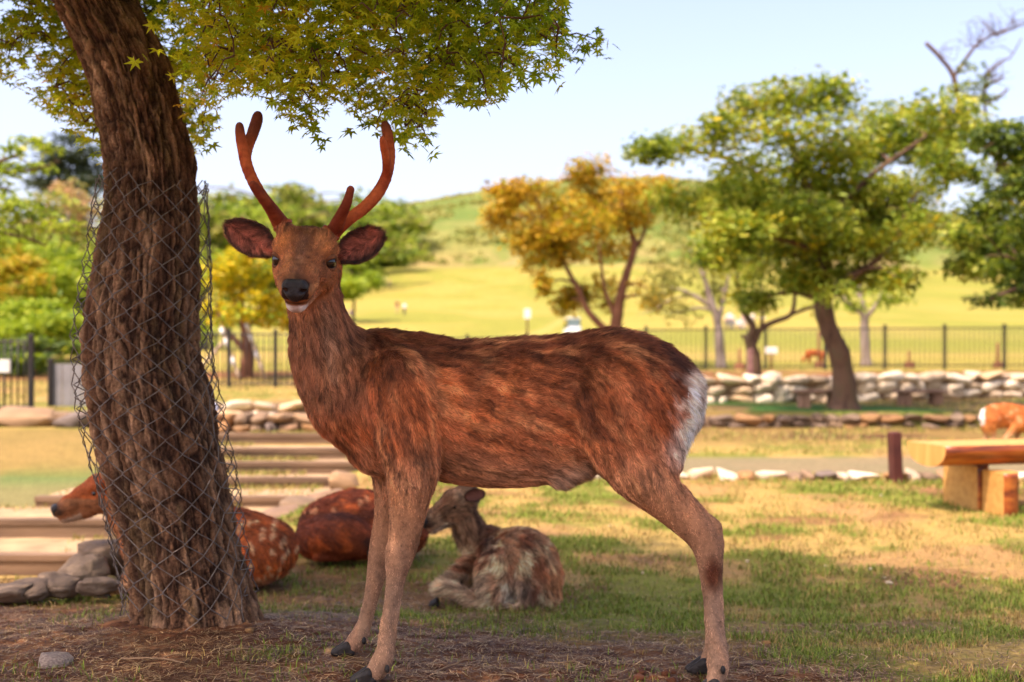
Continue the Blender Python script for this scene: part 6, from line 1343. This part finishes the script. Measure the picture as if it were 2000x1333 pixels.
def person(label, u_, v_, hpx, shirt, trou, hair=(40, 30, 26), fig=None, rz=0., skin=(190, 140, 112)):
    p = lawn_pt(u_, v_); fig = fig or fig_stand; H_ = 1.75 if fig is not fig_sit else 1.2; s = float(np.clip(hpx*p[1]/F/H_, .75, 1.15))
    t = empty('person', p, label, 'person', rz=rz); t.scale = (s, s, s)
    for k, c in (('body', skin), ('shirt', shirt), ('trousers', trou), ('hair', hair), ('shoe', (50, 44, 42))):
        o = link(k, fig[k], t); o.color = lin(*c)
    return t
person('person in a maroon top and beige trousers walking on the lawn', 776, 613, 26, (120, 34, 40), (196, 162, 120), rz=.4)
person('person in a white shirt and dark trousers walking on the lawn', 790, 616, 25, (236, 232, 232), (58, 60, 66), rz=-.3)
person('person in pale clothes standing alone by the bush at the lawn edge', 711, 560, 17, (232, 226, 214), (222, 216, 204), rz=.6)
pu = person('person in grey under a cream parasol high on the lawn', 751, 561, 17, (120, 112, 108), (90, 84, 82), fig=fig_arm, rz=.2)
person('person in a beige top and dark trousers beside the cream parasol', 761, 561, 16, (196, 162, 130), (70, 72, 74), rz=-.5)
person('person in lilac sitting on the lawn with a dark hat of hair', 684, 618, 14, (150, 124, 142), (110, 96, 104), fig=fig_sit, rz=.3)
person('person in pink-grey sitting close beside the one in lilac', 675, 620, 14, (176, 140, 134), (120, 100, 96), fig=fig_sit, rz=-.4)
for i, (u_, v_, h_, sc_, tc_, fg, lab) in enumerate(((1418, 642, 28, (216, 186, 164), (60, 66, 92), fig_stand, 'person in a pale peach top in the group behind the grey trunk'), (1425, 641, 33, (232, 230, 232), (64, 74, 112), fig_stand, 'person in a white top and navy trousers in the group'), (1432, 643, 26, (222, 206, 190), (70, 80, 120), fig_arm, 'person in a cream top with hands raised in the group'),
                                                  (1443, 644, 22, (236, 234, 234), (130, 110, 100), fig_sit, 'person in white sitting on the grass near the group'), (1451, 642, 30, (214, 176, 168), (200, 190, 186), fig_stand, 'person in a rose top between the forked branches'), (1457, 642, 28, (228, 200, 170), (190, 170, 150), fig_stand, 'person in a sand-coloured top near the forked tree'), (1466, 643, 22, (150, 196, 220), (120, 130, 150), fig_sit, 'person in sky blue sitting near the forked tree'), (1471, 641, 32, (224, 214, 202), (120, 110, 110), fig_stand, 'person in an off-white top standing behind the forked tree'), (1489, 642, 28, (220, 214, 232), (180, 120, 110), fig_arm, 'person in a pale lilac top standing apart from the group'))):
    person(lab, u_, v_, h_, sc_, tc_, fig=fg, rz=.3*math.sin(i*2.1))
# parasol over the person in grey
pp_ = np.array(pu.location); t = empty('parasol', pp_+np.array([-.15, -.25, .0]), 'cream parasol held over a person high on the lawn', 'parasol'); s_ = pu.scale[0]
mb = MB(); mb.tube([(0, 0, 1.0*s_), (0, 0, 2.05*s_)], .015, 6); mb.build('shaft', MAT['iron'], t)
rg_ = np.linspace(0, 1, 6); an_ = np.linspace(0, 2*np.pi, 17)[:-1]; V_ = np.concatenate([np.stack([q*.62*np.cos(an_)*(1-.05*q*(np.arange(16) % 2)), q*.62*np.sin(an_), np.full(16, 2.05*s_-.26*q**1.8)], -1) for q in rg_[1:]]+[[(0, 0, 2.05*s_)]])
k_ = np.arange(80).reshape(5, 16); k2 = np.roll(k_, -1, 1); MAT['cream'] = mat_noise('cream_cloth', lin(222, 206, 164), lin(232, 220, 184), 5, .8)
link('canopy', mesh_np('canopy', V_, [np.stack([k_[:-1], k2[:-1], k2[1:], k_[1:]], -1).reshape(-1, 4), np.stack([k_[0], k2[0], np.full(16, 80)], -1)], MAT['cream'], False), t)
# small white utility cart at the foot of the lawn
cp = lawn_pt(1118, 662, 40, 120); ct = empty('utility_cart', cp, 'small white utility cart with a windscreen parked on the lawn', 'cart', rz=.12)
MAT['cart_white'] = mat_noise('cart_paint', lin(214, 216, 216), lin(226, 228, 228), 4, .25, spec=.5); MAT['glass'] = mat_noise('windscreen_glass', lin(92, 112, 112), lin(120, 138, 136), 3, .08, spec=.7); MAT['rubber'] = mat_noise('rubber', lin(26, 26, 26), lin(40, 40, 40), 20, .85)
bw = 27*cp[1]/F/2
for nm, lo, hi, mt, bv in (('body', (-bw, -.8, .22), (bw, .9, .62), 'cart_white', .05), ('bonnet', (-bw*.96, -.95, .30), (bw*.96, -.52, .72), 'cart_white', .06), ('roof', (-bw*.98, -.55, 1.24), (bw*.98, .55, 1.31), 'cart_white', .03), ('windscreen', (-bw*.88, -.53, .74), (bw*.88, -.50, 1.22), 'glass', .006), ('seat', (-bw*.8, .05, .62), (bw*.8, .45, .86), 'rubber', .03)):
    link(nm, box_mesh(nm, lo, hi, MAT[mt], bv), ct)
for sx in (-1, 1):
    for yy_ in (-.52, .5): link('roof_post', box_mesh('roof_post', (sx*bw*.93-.02, yy_-.02, .6), (sx*bw*.93+.02, yy_+.02, 1.245), MAT['iron'], .004), ct)
    link('headlight', box_mesh('headlight', (sx*bw*.7-.07, -.962, .48), (sx*bw*.7+.07, -.945, .58), MAT['glass'], .005), ct)
    for yy_ in (-.55, .6):
        mb = MB(); mb.tube([(sx*bw*.8-.06, yy_, .2), (sx*bw*.8+.06, yy_, .2)], .2, 16); wl_o = mb.build('wheel', MAT['rubber'], ct); mb = MB(); mb.tube([(sx*bw*.8-.065, yy_, .2), (sx*bw*.8+.065, yy_, .2)], .10, 12); mb.build('rim', MAT['cart_white'], wl_o)
